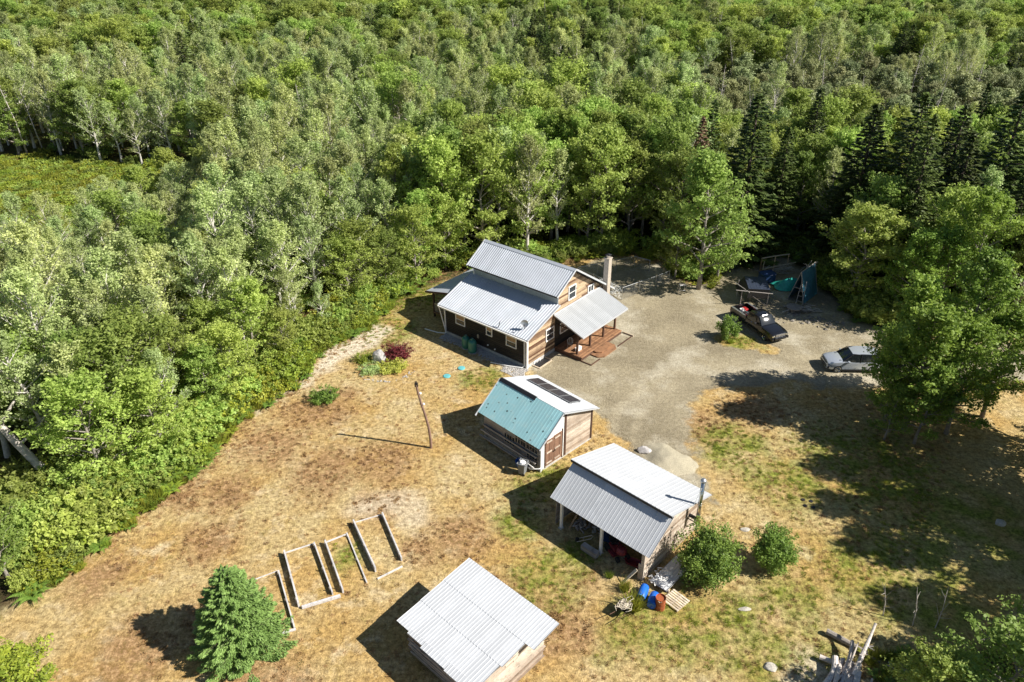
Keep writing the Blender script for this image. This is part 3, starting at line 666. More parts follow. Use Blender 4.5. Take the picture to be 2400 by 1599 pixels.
for k in range(4):
    x0 = -5.35+k*1.13; m_ = MB(); m_.add(sq(x0, x0+1.10, 4.02, 5.28, .10, .04), F6); pn = m_.build('solar_panel', M_STEEL, S1)
    m_ = MB()
    for j in range(7): m_.add(sq(x0+.04+j*.146, x0+.04+j*.146+.138, 4.06, 5.24, .142, .004), F6)
    m_.build('cells', M_SOLAR, pn)
mb = MB(); mb.add(sq(-5.4, -.85, 4.15, 4.22, .03, .07), F6); mb.add(sq(-5.4, -.85, 5.08, 5.15, .03, .07), F6); mb.build('panel_rail', M_DARK, S1)
# front wall clutter: lath shelves and old sashes belonging to the wall
for z, x0, y in ((.30, -6.1, -.42), (.75, -6.05, -.30), (1.22, -5.9, -.18)):
    mb = MB(); mb.bb(x0, -.25, y, y+.16, z, z+.05); mb.bb(x0, -.25, y-.02, y, z, z+.12)
    for x in (-5.6, -3.8, -2.0, -.4): mb.bb(x, x+.05, y, .0, z-.05, z)
    mb.build('ledge', M_GREYBOARD, S1)
for x0, z0 in ((-2.55, 1.45), (-1.35, 1.45), (-1.35, .42), (-3.7, .85)):
    mb = MB(); w_, h_ = 1.1, .85
    for i in range(5): mb.bb(x0+i*w_/4-.015, x0+i*w_/4+.015, -.06, -.035, z0, z0+h_)
    for i in range(3): mb.bb(x0, x0+w_, -.06, -.035, z0+i*h_/2-.015, z0+i*h_/2+.015)
    sh = mb.build('window_sash', M_BOARD, S1); mb = MB(); mb.bb(x0, x0+w_, -.034, -.025, z0, z0+h_); mb.build('pane', M_PANE, sh)
mb = MB(); mb.tube([(-.9, -.5, .35), (-.5, -.55, .33), (-.2, -.35, .38), (.02, -.15, .40), (.08, .1, .40)], .04, 7); mb.tube([(-1.6, -.5, .8), (-.6, -.5, .62), (-.25, -.42, .5)], .035, 7); mb.build('gutter_pipe', M_WHITE, S1)
p = loc2w(S1, -1.55, -.52); t = thing('blue_tub', 'blue plastic tub on the ground in the shade against the shed front', 'tub', (p.x, p.y, 0), -.8)
mb = MB(); mb.lathe([(.001, .02), (.26, .02), (.34, .42), (.36, .45), (.32, .44), (.24, .06), (.001, .06)], 18); mb.build('body', M_BLUEPL, t); mb = MB()
mb.tube([(.33, -.1, .4), (.40, 0, .43), (.33, .1, .4)], .015, 5); mb.build('handle', M_BLUEPL, t)
# wheeled bin with a bag in it
t = thing('wheeled_bin', 'grey open wheeled bin with a pale bag in it beside the shed', 'bin', (.72, 43.12, 0), -.45)
mb = MB(); b0 = [(-.20, -.24, .08), (.20, -.24, .08), (.20, .24, .08), (-.20, .24, .08)]; b1 = [(-.28, -.32, 1.02), (.28, -.32, 1.02), (.28, .32, 1.02), (-.28, .32, 1.02)]
mb.add(b0+b1, [(3, 2, 1, 0)]+[(i, (i+1) % 4, 4+(i+1) % 4, 4+i) for i in range(4)]); mb.bb(-.33, -.27, -.35, .35, .97, 1.05); mb.bb(.27, .33, -.35, .35, .97, 1.05); mb.bb(-.27, .27, -.37, -.31, .97, 1.05); mb.bb(-.27, .27, .31, .37, .97, 1.05); mb.build('body', M_GREYPL, t)
mb = MB(); mb.lathe([(.001, .9), (.2, .93), (.26, 1.0), (.2, 1.1), (.1, 1.08), (.001, 1.02)], 9); mb.build('bag', M_WHITE, t)
for s_ in (-1, 1):
    mb = MB(); mb.tube([(.2, s_*.24, .1), (.2, s_*.29, .1)], .1, 12); mb.build('wheel', M_BLACKPL, t)
mb = MB(); mb.tube([(.33, -.3, .95), (.40, -.28, .98), (.40, .28, .98), (.33, .3, .95)], .018, 6); mb.build('handle', M_GREYPL, t)
# bent utility pole
t = thing('utility_pole', 'tall bent brown wooden pole standing alone on the dry lawn', 'pole', (-6.19, 46.14, 0))
ptsP = [(0, 0, -.2), (.02, 0, .8), (-.06, .02, 1.9), (-.25, .05, 3.0), (-.5, .05, 4.1), (-.66, .05, 5.0), (-.74, .04, 5.7)]
mb = MB(); mb.tube(ptsP, [.11, .105, .10, .095, .09, .085, .08], 12); mb.build('shaft', M_POLE, t)
mb = MB(); mb.bb(-.86, -.62, -.02, .12, 5.55, 5.85); mb.tube([(-.74, .05, 5.85), (-.74, .05, 6.0)], .05, 8); mb.build('lamp_bracket', M_DARK, t)
for z, x in ((4.95, -.52), (4.0, -.33)):
    mb = MB(); mb.lathe([(.001, -.09), (.07, -.07), (.10, 0), (.07, .07), (.001, .09)], 12, (x+.02, .06, z)); mb.tube([(x-.13, .05, z), (x, .05, z)], .02, 5); mb.build('insulator', M_WHITE, t)

# ------------------------------------------------------------------ open-fronted shed
random.seed(31)
S2 = thing('open_front_shed', 'open-fronted board shed with a raised white back roof and a steel flue', 'shed', (7.892, 33.007, 0), -.765)
lo = lambda t: 2.38+.70*t; up = lambda t: 4.12-.285*(t-1.95)
def top2(t): return (lo(t)-.10) if t < 2.15 else up(t)-.10
mb = MB(); planks(mb, (-.04, .0), (-.04, 6.3), .06, 4.2, .19, (1, 0), .03, .015, ztop=top2); mb.build('wall', M_BOARD, S2, 'sunlit end wall of pale weathered boards')
mb = MB(); planks(mb, (-7.0, .0), (-7.0, 6.3), .06, 4.2, .22, (-1, 0), .03, .015, ztop=top2); mb.build('wall', M_GREYBOARD, S2)
mb = MB(); planks(mb, (-7.0, 6.3), (-.04, 6.3), .06, 2.75, .22, (0, 1), .03, .01); mb.build('wall', M_BOARD, S2)
mb = MB(); planks(mb, (-7.0, 3.4), (-.08, 3.4), .06, 3.6, .22, (0, -1), .03, .01); mb.build('inner_wall', M_GREYBOARD, S2)
mb = MB()
for x, w_ in ((-6.52, .16), (-3.25, .16)):
    mb = MB(); mb.bb(x-w_/2, x+w_/2, -.08, .08, .0, lo(0)-.12); po = mb.build('post', M_WHITE, S2)
    mb = MB(); mb.bb(x-.14, x+.14, -.14, -.083, 0, .12); mb.bb(x-.14, x+.14, .083, .14, 0, .12); mb.build('post_base', M_CONC, po)
mb = MB(); mb.bb(-.20, -.04, -.05, .05, .0, lo(0)-.12); mb.bb(-.36, -.2, -.06, .0, .0, 1.25); mb.bb(-.03, .03, -.06, 0, 0, lo(0)-.1); mb.build('corner_post', M_BOARD, S2)
mb = MB(); mb.bb(-7.0, .0, -.05, .05, lo(0)-.24, lo(0)-.10); mb.build('front_beam', M_GREYBOARD, S2)
mb = MB(); roof_sheet(mb, (-7.4, -.17, lo(-.17)), (.36, -.17, lo(-.17)), (.36, 2.2, lo(2.2)), (-7.4, 2.2, lo(2.2)), .245, .013, .016); mb.build('roof', M_ROOFW, S2, 'lower front roof of ribbed grey metal')  # grey roof in the pale material: sky reflection put into the colour
mb = MB(); roof_sheet(mb, (.38, 6.75, up(6.75)), (-7.5, 6.75, up(6.75)), (-7.5, 1.95, up(1.95)), (.38, 1.95, up(1.95)), .30, .014, .03); u_ = mb.build('roof', M_ROOFW, S2, 'raised white back roof')
mb = MB(); mb.bb(-7.5, .38, 1.93, 1.98, up(1.95)-.20, up(1.95)-.03); mb.build('fascia', M_DARK, u_)
mb = MB(); mb.bb(-7.0, .0, 2.16, 2.22, lo(2.2)-.02, up(2.2)-.1); mb.build('clerestory_board', M_DARKWOOD, S2)
mb = MB(); mb.tube([(.6, 4.80, 1.95), (.6, 4.80, 5.1)], .125, 16)
for z in (2.5, 3.3, 3.45, 4.4): mb.tube([(.6, 4.80, z), (.6, 4.80, z+.04)], .135, 16)
fl = mb.build('flue', M_FLUE, S2)
for p in fl.data.polygons: p.use_smooth = len(p.vertices) == 4
mb = MB(); mb.lathe([(.001, .22), (.12, .2), (.19, .10), (.20, .02), (.12, -.03), (.11, -.1)], 16, (.6, 4.80, 5.18)); mb.build('flue_cap', M_STEEL, fl, smooth=True)
mb = MB(); mb.tube([(.0, 4.8, 2.1), (.6, 4.8, 2.1)], .12, 12); mb.bb(.0, .75, 4.62, 4.66, 1.9, 1.95); mb.bb(.0, .75, 4.94, 4.98, 1.9, 1.95); mb.beam((.02, 4.64, 1.2), (.7, 4.64, 1.9), .04, .04); mb.beam((.02, 4.96, 1.2), (.7, 4.96, 1.9), .04, .04); mb.build('flue_bracket', M_DARK, S2)
mb = MB(); mb.tube([(.62, 4.66, 4.75), (.47, 4.2, 3.45)], .018, 5); mb.build('flue_stay', M_WHITE, S2)
# things kept under the roof
def put(name, label, cat, x, y, z=0, rz=0, base=S2, group=None):
    p = loc2w(base, x, y); return thing(name, label, cat, (p.x, p.y, z), base.rotation_euler.z+rz, group)
t = put('ride_on_mower', 'red ride-on mower parked in the shade under the open front', 'mower', -2.55, .75, 0, 1.2)
mb = MB(); mb.bb(-.32, .32, -.25, .45, .42, .62); mb.lathe([(.001, .95), (.22, .92), (.32, .80), (.34, .55)], 12, (0, -.55, 0)); mb.build('body', M_SHADEDRED, t)
mb = MB(); mb.bb(-.24, .24, .15, .55, .64, .74); mb.bb(-.24, .24, .5, .6, .74, 1.05); mb.build('seat', M_BLACKPL, t); mb = MB(); mb.bb(-.5, .5, -.35, .35, .12, .3); mb.build('cutting_deck', M_SHADEDRED, t)
for x, y, r in ((-.42, .45, .26), (.42, .45, .26), (-.36, -.7, .19), (.36, -.7, .19)):
    mb = MB(); mb.tube([(x-.08, y, r), (x+.08, y, r)], r, 16); w_ = mb.build('wheel', M_TYRE, t)
mb = MB(); mb.tube([(0, -.25, .6), (0, -.05, .95)], .02, 5); mb.lathe([(.17, 0), (.19, .02), (.17, .04)], 14, (0, -.03, .93)); mb.build('steering_wheel', M_BLACKPL, t)
t = put('red_sled', 'long red plastic sled lying near the corner post', 'sled', -1.05, .75, .0, .3)
mb = MB(); n_ = 10; pr_ = []
for i in range(n_+1):
    x = -.75+1.5*i/n_; k = 1-abs(2*i/n_-1)**4; zc = .25 if i in (0, n_) else .04
    pr_ += [(x, -.26*k-.05, .24), (x, -.20*k-.04, zc), (x, .20*k+.04, zc), (x, .26*k+.05, .24)]
mb.add(pr_, [(i*4+j, i*4+j+1, i*4+j+5, i*4+j+4) for i in range(n_) for j in range(3)]); mb.build('body', M_SHADEDRED, t)
mb = MB(); mb.tube([(-.78, -.1, .24), (-1.0, 0, .2), (-.78, .1, .24)], .012, 5); mb.build('pull_rope', M_ROPE, t)
t = put('wooden_crate', 'long grey wooden crate on the ground beside the middle post', 'crate', -3.75, -.45, 0, 0)
mb = MB()
for z in (.06, .2, .34):
    mb.bb(-.6, .6, -.2, -.17, z, z+.1); mb.bb(-.6, .6, .17, .2, z, z+.1)
mb.bb(-.6, -.57, -.17, .17, .04, .44); mb.bb(.57, .6, -.17, .17, .04, .44); mb.bb(-.57, .57, -.17, .17, .02, .05); mb.bb(-.57, .57, -.17, .17, .36, .40); mb.build('slats', M_GREYBOARD, t)
t = put('leaning_plank', 'brown plank leaning just inside the left post', 'plank', -6.1, .3, 0, 0)
mb = MB(); mb.beam((0, 0, 0), (.35, .5, 1.5), .14, .04, t=.6); mb.build('board', M_SIDING, t)
t = put('leaning_board', 'pale board leaning against the front corner post', 'board', -.45, -.55, 0, 0)
mb = MB(); mb.beam((-.35, -.55, 0), (.15, .25, .95), .20, .05, t=.9); mb.build('board', M_PALEWOOD, t)
t = put('storage_tote', 'dark blue storage tote in the gloom behind the middle post', 'tote', -3.6, 1.3, 0, .3)
mb = MB(); mb.bb(-.35, .35, -.25, .25, 0, .4); mb.build('body', M_NAVY, t); mb = MB(); mb.bb(-.38, .38, -.28, .28, .4, .45); mb.build('lid', M_NAVY, t)
for i, (x, y, w_, lb) in enumerate(((-5.6, .9, .5, 'split firewood heap just inside the left end of the open shed'), (-4.7, 1.5, .5, 'split firewood heap towards the back wall of the open shed'))):
    t = put('firewood_heap', lb, 'firewood', x, y, 0, 0, group='firewood under the open shed roof'); mb = MB()
    for k in range(26): a = random.uniform(0, 3.1); c = (random.uniform(-w_, w_), random.uniform(-.35, .35), random.uniform(.07, .42)); d_ = Vector((math.cos(a), math.sin(a), random.uniform(-.3, .3)))*.2; mb.tube([Vector(c)-d_, Vector(c)+d_], random.uniform(.05, .08), 6)
    mb.build('logs', M_GREYBOARD, t)
t = put('green_mower_frame', 'grey tubular frame tool resting in the shade between the posts', 'tool', -4.6, .1, 0, .6)
mb = MB(); mb.tube([(-.5, -.15, .08), (.4, -.15, .5), (.5, 0, .55), (.4, .15, .5), (-.5, .15, .08)], .022, 6); mb.tube([(-.1, -.15, .28), (-.1, .15, .28)], .018, 6); mb.build('frame', M_STEEL, t)
mb = MB(); mb.tube([(-.5, -.12, .12), (-.5, .12, .12)], .12, 12); mb.build('roller', M_BLACKPL, t)
t.name = 'hand_roller'
# drums, pallets, sheets outside
def drum(kind, label, x, y, rz, lying, mat, group=None, r=.29, h=.88):
    t = thing('drum', label, 'drum', (x, y, 0), rz, group); T = Matrix.Identity(3)
    if lying: T = Matrix.Rotation(pi/2, 3, 'Y')
    off = Vector((-h/2, 0, r)) if lying else Vector((0, 0, 0))
    pf = [(.001, .03), (r*.80, .03), (r*.84, .0), (r*.9, .06), (r*.98, .22), (r, .30), (r*1.02, .45), (r, .60), (r*.98, .68), (r*.9, h-.06), (r*.84, h), (r*.80, h-.03), (.001, h-.03)] if kind == 'plastic' else \
         [(.001, .03), (r*.97, .03), (r, .0), (r, .28), (r*1.04, .30), (r, .32), (r, .56), (r*1.04, .58), (r, .60), (r, h), (r*1.03, h), (r*.98, h-.02), (r*.97, h-.10), (.001, h-.10)]
    m_ = MB(); m_.lathe(pf, 28, off, 0, .5, T); m_.build('body', mat, t, smooth=kind == 'plastic')
    m_ = MB(); q = T @ Vector((0, 0, h-.02)); 
    if kind == 'plastic':
        m_.lathe([(r*.86, h-.02), (r*.90, h+.0), (r*.86, h+.02)], 28, off, 0, .5, T); m_.lathe([(.04, h-.03), (.04, h+.01), (.001, h+.01)], 10, off+T @ Vector((r*.5, 0, 0)), 0, .5, T); m_.build('rim', M_COVER if 'left' in label else mat, t)
    else: m_.tube([(r*1.02, -.1, h-.03), (r*1.10, 0, h-.12), (r*1.02, .1, h-.03)], .014, 5); m_.build('handle', M_ROPE, t)
drum('plastic', 'blue plastic drum lying on its side, left of the other blue one', 7.75, 31.85, 1.15+pi, True, M_BLUEPL, 'blue drums by the shed corner', h=.95)
bpy.data.objects['drum'].location = (7.72, 31.86, 0)
drum('plastic', 'blue plastic drum lying on its side, tight behind the rusty drum', 8.24, 31.28, 1.15+pi, True, M_BLUEPL, 'blue drums by the shed corner', h=.95)
drum('steel', 'rusty orange-brown open steel drum standing upright', 8.58, 30.93, -1.9, False, M_RUST)
t = thing('wooden_pallet', 'pale slatted wooden pallet lying on the grass beside the rusty drum', 'pallet', (9.62, 31.42, 0), -.86)
mb = MB()
for k in range(7): mb.bb(-.60, .60, -.60+k*.172, -.60+k*.172+.115, .115, .135)
mb.build('slats', M_PALEWOOD, t); mb = MB()
for x in (-.58, -.03, .50): mb.bb(x, x+.07, -.60, .58, .02, .113)
mb.build('stringers', M_PALEWOOD, t)
t = put('metal_sheet_stack', 'stack of pale corrugated roofing sheets on timber beside the shed end wall', 'roofing sheets', 1.05, 1.35, 0, 0)
mb = MB(); roof_sheet(mb, (-.55, -1.3, .34), (.62, -1.3, .34), (.62, 1.7, .38), (-.55, 1.7, .38), .2, .02, .04); mb.build('sheet', M_ROOFW, t); mb = MB(); roof_sheet(mb, (-.5, -1.2, .28), (.55, -1.2, .28), (.55, 1.8, .31), (-.5, 1.8, .31), .2, .02, .04); mb.build('sheet', M_ROOF, t)
mb = MB(); mb.bb(-.6, .65, -1.1, -.98, 0, .23); mb.bb(-.6, .65, 1.2, 1.32, 0, .25); mb.build('bearer', M_PALEWOOD, t)
t = put('scrap_heap', 'heap of crumpled pale scrap lying on the roofing sheets', 'scrap', .85, .75, .37, 0); mb = MB()
for k in range(60):
    c = Vector((random.gauss(0, .25), random.gauss(0, .42), random.uniform(.0, .16))); d_ = Vector((random.uniform(-1, 1), random.uniform(-1, 1), random.uniform(-.2, .5))).normalized()*random.uniform(.06, .16)
    mb.beam(c-d_, c+d_, random.uniform(.04, .12), .015)
mb.build('pieces', M_WHITE, t)
# wheelbarrow full of rope-like vines
t = thing('wheelbarrow', 'grey wheelbarrow standing on the grass loaded with tangled pale rope', 'wheelbarrow', (6.42, 30.62, 0), -2.25)
mb = MB(); a = [(-.45, -.33, .62), (.45, -.37, .62), (.45, .37, .62), (-.45, .33, .62)]; b_ = [(-.25, -.2, .34), (.25, -.22, .34), (.25, .22, .34), (-.25, .2, .34)]
mb.add(a+b_, [(4, 5, 6, 7), (0, 1, 5, 4), (1, 2, 6, 5), (2, 3, 7, 6), (3, 0, 4, 7)]); mb.build('tray', M_DARK, t)
mb = MB()
for s_ in (-1, 1): mb.tube([(-.75, 0.06*s_, .2), (-.2, .2*s_, .32), (.5, .26*s_, .36), (1.1, .3*s_, .62)], .022, 6); mb.tube([(.35, .24*s_, .34), (.42, .28*s_, .0)], .02, 6)
mb.build('frame', M_DARKWOOD, t); mb = MB(); mb.tube([(-.75, -.04, .19), (-.75, .04, .19)], .19, 18); mb.build('wheel', M_TYRE, t)
t = thing('rope_tangle', 'tangled heap of pale rope piled in the wheelbarrow', 'rope', (6.42, 30.62, .50), -2.25); mb = MB()
for k in range(26):
    cx_, cy_ = random.gauss(0, .16), random.gauss(0, .13); rr = random.uniform(.10, .24); ph = random.uniform(0, 6); pp = []
    for j in range(9): an = ph+j*.65; pp.append((cx_+rr*math.cos(an)*1.2, cy_+rr*math.sin(an), random.uniform(.05, .26)))
    mb.tube(pp, .016, 5)
mb.tube([(-.3, .1, .2), (-.6, .25, .3), (-.75, .05, .25), (-.5, -.15, .15)], .016, 5); mb.tube([(.3, -.1, .2), (.55, -.3, .28), (.7, -.1, .2)], .016, 5)
mb.build('rope', M_ROPE, t)

# ------------------------------------------------------------------ plank-walled shed in front
random.seed(41)
S3 = thing('lumber_shed', 'nearest shed, plank-walled under one broad pale corrugated roof', 'shed', (-2.55, 32.13, 0), math.atan2(-.686, .727))
# local x: along the back edge, local y: towards the back (negative = down the slope)
zz = lambda v: 2.88+.105*v
rows = [(0, -2.02, 0.0, 6.85), (-1.90, -3.75, -.0, 6.25), (-3.62, -5.45, .0, 6.1)]
mb = MB(); L0 = .0
for k, (v0, v1, x0, x1) in enumerate(rows): roof_sheet(mb, (x0+random.uniform(-.04, .0), v1, zz(v1)-.0+.014*(2-k)), (x1, v1, zz(v1)+.014*(2-k)), (x1, v0, zz(v0)+.014*(2-k)), (x0, v0, zz(v0)+.014*(2-k)), .205, .013, .022, .03)
for k, (x0, x1) in enumerate(((1.0, 2.2), (2.2, 4.1), (4.1, 6.1))):
    e = (.12, .26, .34)[k]; roof_sheet(mb, (x0, -5.45-e, zz(-5.45-e)+.0), (x1, -5.45-e, zz(-5.45-e)+.0), (x1, -5.3, zz(-5.3)+.035), (x0, -5.3, zz(-5.3)+.035), .205, .013, .022, .03)
mb.build('roof', M_ROOFW, S3)
def rough(p, q, z0, z1, out, nm, lab=None, bh=.17):
    m_ = MB(); planks(m_, p, q, z0, z1, bh, out, .035, .07); return m_.build(nm, M_GREYBOARD if not lab else M_BOARD, S3, lab)
rough((.95, -5.05), (6.0, -5.05), .05, 2.25, (0, -1), 'wall'); rough((.95, -5.05), (.95, -.4), .05, 2.3, (-1, 0), 'wall'); rough((6.0, -.4), (6.0, -5.05), .05, 2.25, (1, 0), 'wall', 'sunlit side wall of rough pale planks with uneven ends'); rough((.95, -.4), (6.0, -.4), .05, 2.7, (0, 1), 'wall')
mb = MB()
for k in range(12):
    z = .1+k*.18; mb.bb(5.95, 6.55+random.uniform(-.15, .15), -5.2+random.uniform(-.05, .05), -4.95, z, z+.05, t=.9)
    mb.bb(5.98, 6.06+random.uniform(0, .22), -5.0, -.5+random.uniform(0, .2), z, z+.045)
for k in range(9): z = .15+k*.22; mb.bb(.5+random.uniform(-.1, .3), 1.0, -5.25, -5.0, z, z+.06); mb.bb(.8, 6.1, -5.22-random.uniform(0, .1), -5.08, z, z+.05)
mb.build('stacked_planks', M_BOARD, S3)
mb = MB()
for x in (1.0, 5.95):
    for y in (-5.0, -.45): mb.bb(x-.06, x+.06, y-.06, y+.06, 0, zz(y)-.05)
mb.bb(.7, 6.3, -5.2, -5.08, 2.15, 2.28); mb.bb(.7, 6.3, -.5, -.38, zz(-.45)-.16, zz(-.45)-.04); mb.build('frame', M_GREYBOARD, S3)
# concrete block and boards by the lean-to omitted wall base
# ------------------------------------------------------------------ garden bed boards
beds = [('leftmost', [((-14.5, 33.8), (-12.5, 29.6), .22, .10)], [((-16.2, 33.0), (-14.6, 33.9), .08, .06), ((-13.7, 29.0), (-12.4, 29.5), .12, .2)]),
        ('second', [((-14.5, 35.3), (-12.6, 31.1), .40, .16), ((-12.8, 36.1), (-10.8, 32.0), .30, .10)], [((-14.5, 35.4), (-12.85, 36.2), .10, .10), ((-12.4, 31.0), (-10.3, 31.85), .22, .24)]),
        ('third', [((-12.1, 36.2), (-10.2, 32.15), .38, .13), ((-10.9, 37.1), (-8.9, 32.9), .12, .08)], [((-12.1, 36.3), (-10.95, 37.0), .10, .12)]),
        ('rightmost', [((-10.6, 38.0), (-8.5, 33.8), .42, .14), ((-8.8, 38.8), (-7.0, 34.7), .32, .12)], [((-10.6, 38.1), (-8.8, 38.9), .08, .08), ((-8.3, 33.2), (-6.9, 34.2), .12, .12)])]
for nm, sides, ends in beds:
    cx_, cy_ = sides[0][0]
    lb = {'leftmost': 'half-open bleached board frame of the garden bed beside the lawn spruce', 'second': 'bleached board frame of the garden bed second from the spruce, complete on all sides',
          'third': 'bleached board frame of the greener garden bed between two others', 'rightmost': 'bleached board frame of the garden bed farthest from the spruce, by the bare sand'}[nm]
    t = thing('garden_bed', lb, 'garden bed', (cx_, cy_, 0), 0, 'raised garden bed frames on the lawn')
    for p, q, h, w_ in sides:
        m_ = MB(); m_.beam((p[0]-cx_, p[1]-cy_, h/2), (q[0]-cx_, q[1]-cy_, h/2), .05+w_*.32, h, t=.8); m_.build('side_board', M_SILVERBOARD, t)
        m_ = MB()
        for k in (.06, .55, .93): x = p[0]+(q[0]-p[0])*k-cx_; y = p[1]+(q[1]-p[1])*k-cy_; m_.box((x-.07, y-.03, h/2+.05), (.06, .06, h+.1))
        m_.build('stake', M_GREYBOARD, t)
    for p, q, h, w_ in ends:
        m_ = MB(); m_.beam((p[0]-cx_, p[1]-cy_, h/2), (q[0]-cx_, q[1]-cy_, h/2), w_*.6, h*.8, t=.9); m_.build('end_board', M_SILVERBOARD, t)

# ------------------------------------------------------------------ wire fence pen behind the house
random.seed(51)
t = thing('wire_fence', 'grey wire-mesh fence with pipe rails around the pen beyond the chimney', 'fence', (11.41, 70.69, 0))
runs = [[(11.41, 70.69), (10.2, 72.2), (7.2, 75.7), (13.8, 78.6), (15.3, 77.5)], [(11.41, 70.69), (13.4, 72.1), (15.33, 73.4), (17.0, 74.8)]]
mbr = MB(); mbm = MB(); posts = set()
for rn in runs:
    for (ax, ay), (bx_, by_) in zip(rn[:-1], rn[1:]):
        ax -= 11.41; bx_ -= 11.41; ay -= 70.69; by_ -= 70.69; L = math.hypot(bx_-ax, by_-ay); k = max(1, round(L/2.2))
        mbr.tube([(ax, ay, 1.42), (bx_, by_, 1.42)], .024, 6, t=.8)
        for i in range(k+1): posts.add((round(ax+(bx_-ax)*i/k, 2), round(ay+(by_-ay)*i/k, 2)))
        nn = int(L/.11)
        for i in range(nn):
            x0, y0 = ax+(bx_-ax)*i/nn, ay+(by_-ay)*i/nn
            for s_ in (-1, 1):
                j = i+s_*4
                if 0 <= j <= nn:
                    x1, y1 = ax+(bx_-ax)*j/nn, ay+(by_-ay)*j/nn
                    for z0 in (.05, .50, .95): mbm.beam((x0, y0, z0), (x1, y1, z0+.45), .005, .005)
mbr.build('rail', M_STEEL, t); mbm.build('mesh', M_STEEL, t)
for x, y in sorted(posts):
    m_ = MB(); m_.tube([(x, y, 0), (x, y, 1.5)], .032, 8); m_.build('post', M_STEEL, t)

# ------------------------------------------------------------------ cluttered yard
t = thing('log_rack', 'peeled pole rack in the shade at the back of the yard', 'rack', (29.0, 77.2, 0), .30)
mb = MB(); mb.tube([(-1.75, 0, 1.95), (0, .02, 2.0), (1.8, 0, 1.98)], .06, 7); mb.tube([(-1.75, -.5, .85), (0, -.4, .95), (2.7, -.1, .9)], .055, 7); mb.tube([(-1.75, -.5, .85), (-1.4, -.1, 1.6)], .03, 5); mb.build('rail', M_PALEWOOD, t)
for x in (-1.7, 0, 1.72):
    mb = MB(); mb.tube([(x, 0, 0), (x, 0, 1.98)], .065, 7); mb.build('post', M_SIDING, t)
t = thing('brush_heap', 'heap of bleached sticks and scrap lying against the pole rack', 'brush heap', (29.5, 76.9, 0)); mb = MB()
for k in range(70):
    c = Vector((random.gauss(.3, .9), random.gauss(0, .35), random.uniform(.1, .95))); a = random.uniform(0, 3.14); d_ = Vector((math.cos(a), math.sin(a)*.5, random.uniform(-.3, .3)))*random.uniform(.2, .6)
    mb.tube([c-d_, c+d_*.2+Vector((0, 0, .04)), c+d_], random.uniform(.012, .035), 5)
mb.build('sticks', M_DEADWOOD, t)
t = thing('covered_bin', 'large dark navy sheet-covered box below the stick heap', 'box', (27.6, 74.9, 0), .3)
mb = MB(); mb.bb(-.75, .75, -.5, .5, 0, 1.0); mb.build('body', M_NAVY, t); mb = MB(); mb.bb(-.82, .82, -.56, .56, 1.0, 1.06); mb.tube([(-.8, -.56, .98), (.8, -.56, .98)], .03, 5); mb.build('cover', M_NAVY, t)
def cloth(name, label, cat, loc, rz, w, d, zf, mat, n=26, seed=1):
    t = thing(name, label, cat, loc, rz); m_ = MB(); r2 = np.random.default_rng(seed); vs = []
    for j in range(n):
        for i in range(n):
            u = (i/(n-1)-.5); v = (j/(n-1)-.5); wob = .06*math.sin(9*u+4*v+seed)+.05*math.sin(14*v-6*u)
            vs.append(((u+.04*math.sin(11*v))*w, (v+.04*math.sin(9*u))*d, max(.02, zf(u, v)+wob)))
    m_.add(vs, [(j*n+i, j*n+i+1, (j+1)*n+i+1, (j+1)*n+i) for j in range(n-1) for i in range(n-1)]); m_.build('cloth', mat, t, smooth=True); return t
cloth('green_tarp', 'bright teal tarpaulin thrown over a low heap beside the blue tent shape', 'tarp', (29.6, 73.5, 0), .15, 3.3, 1.9, lambda u, v: .95*max(0, 1-(2*u)**2*.8)*max(0, 1-(2*v)**2)+.08, M_TARP, seed=3)
bpy.data.objects['green_tarp'].name = 'tarpaulin'
# A-frame shelter covered with blue tarp
t = thing('tarp_shelter', 'tall narrow A-frame shelter hung with dull blue tarpaulin', 'shelter', (30.0, 70.9, 0), -.75)
hA = 3.35; mb = MB()
def sheet(mb_, a, b, c, d, n=14, amp=.05):
    a, b, c, d = map(Vector, (a, b, c, d)); vs = []
    nn_ = (b-a).cross(d-a).normalized()
    for j in range(n):
        for i in range(n):
            u = i/(n-1); v = j/(n-1); p = a.lerp(b, u).lerp(d.lerp(c, u), v); vs.append(p+nn_*amp*math.sin(7*u+5*v)*math.sin(3.1*v))
    mb_.add(vs, [(j*n+i, j*n+i+1, (j+1)*n+i+1, (j+1)*n+i) for j in range(n-1) for i in range(n-1)])
sheet(mb, (-.85, -1.2, .02), (-.85, 2.2, .02), (0, 2.2, hA), (0, -1.0, hA)); sheet(mb, (.85, 2.2, .02), (.85, -1.2, .02), (0, -1.0, hA), (0, 2.2, hA)); mb.build('cover', M_BLUETARP, t)
mb = MB()
for y in (-1.22, 2.22): mb.tube([(-.85, y, 0), (0, y*.92, hA+.05)], .04, 6); mb.tube([(.85, y, 0), (0, y*.92, hA+.05)], .04, 6)
mb.tube([(0, -1.2, hA), (0, 2.3, hA)], .04, 6); mb.tube([(-.45, -1.2, 1.6), (.45, -1.2, 1.6)], .035, 6); mb.build('frame', M_GREYBOARD, t)
mb = MB()
for k in range(7): a = random.uniform(-1, 1); mb.tube([(random.uniform(-.2, .2), random.uniform(0, 1.5), hA+.02), (a*.5, random.uniform(0, 1.8), hA+random.uniform(.25, .5))], .02, 5)
mb.build('roof_sticks', M_DEADWOOD, t)
t = thing('ladder', 'pale wooden ladder leaning against the open end of the blue shelter', 'ladder', (29.2, 69.1, 0), -.5)
mb = MB(); mb.beam((-.32, 0, 0), (-.22, 1.0, 2.4), .06, .04, t=.5); mb.beam((.32, 0, 0), (.22, 1.0, 2.4), .06, .04, t=.5); mb.build('rails', M_GREYBOARD, t)
mb = MB()
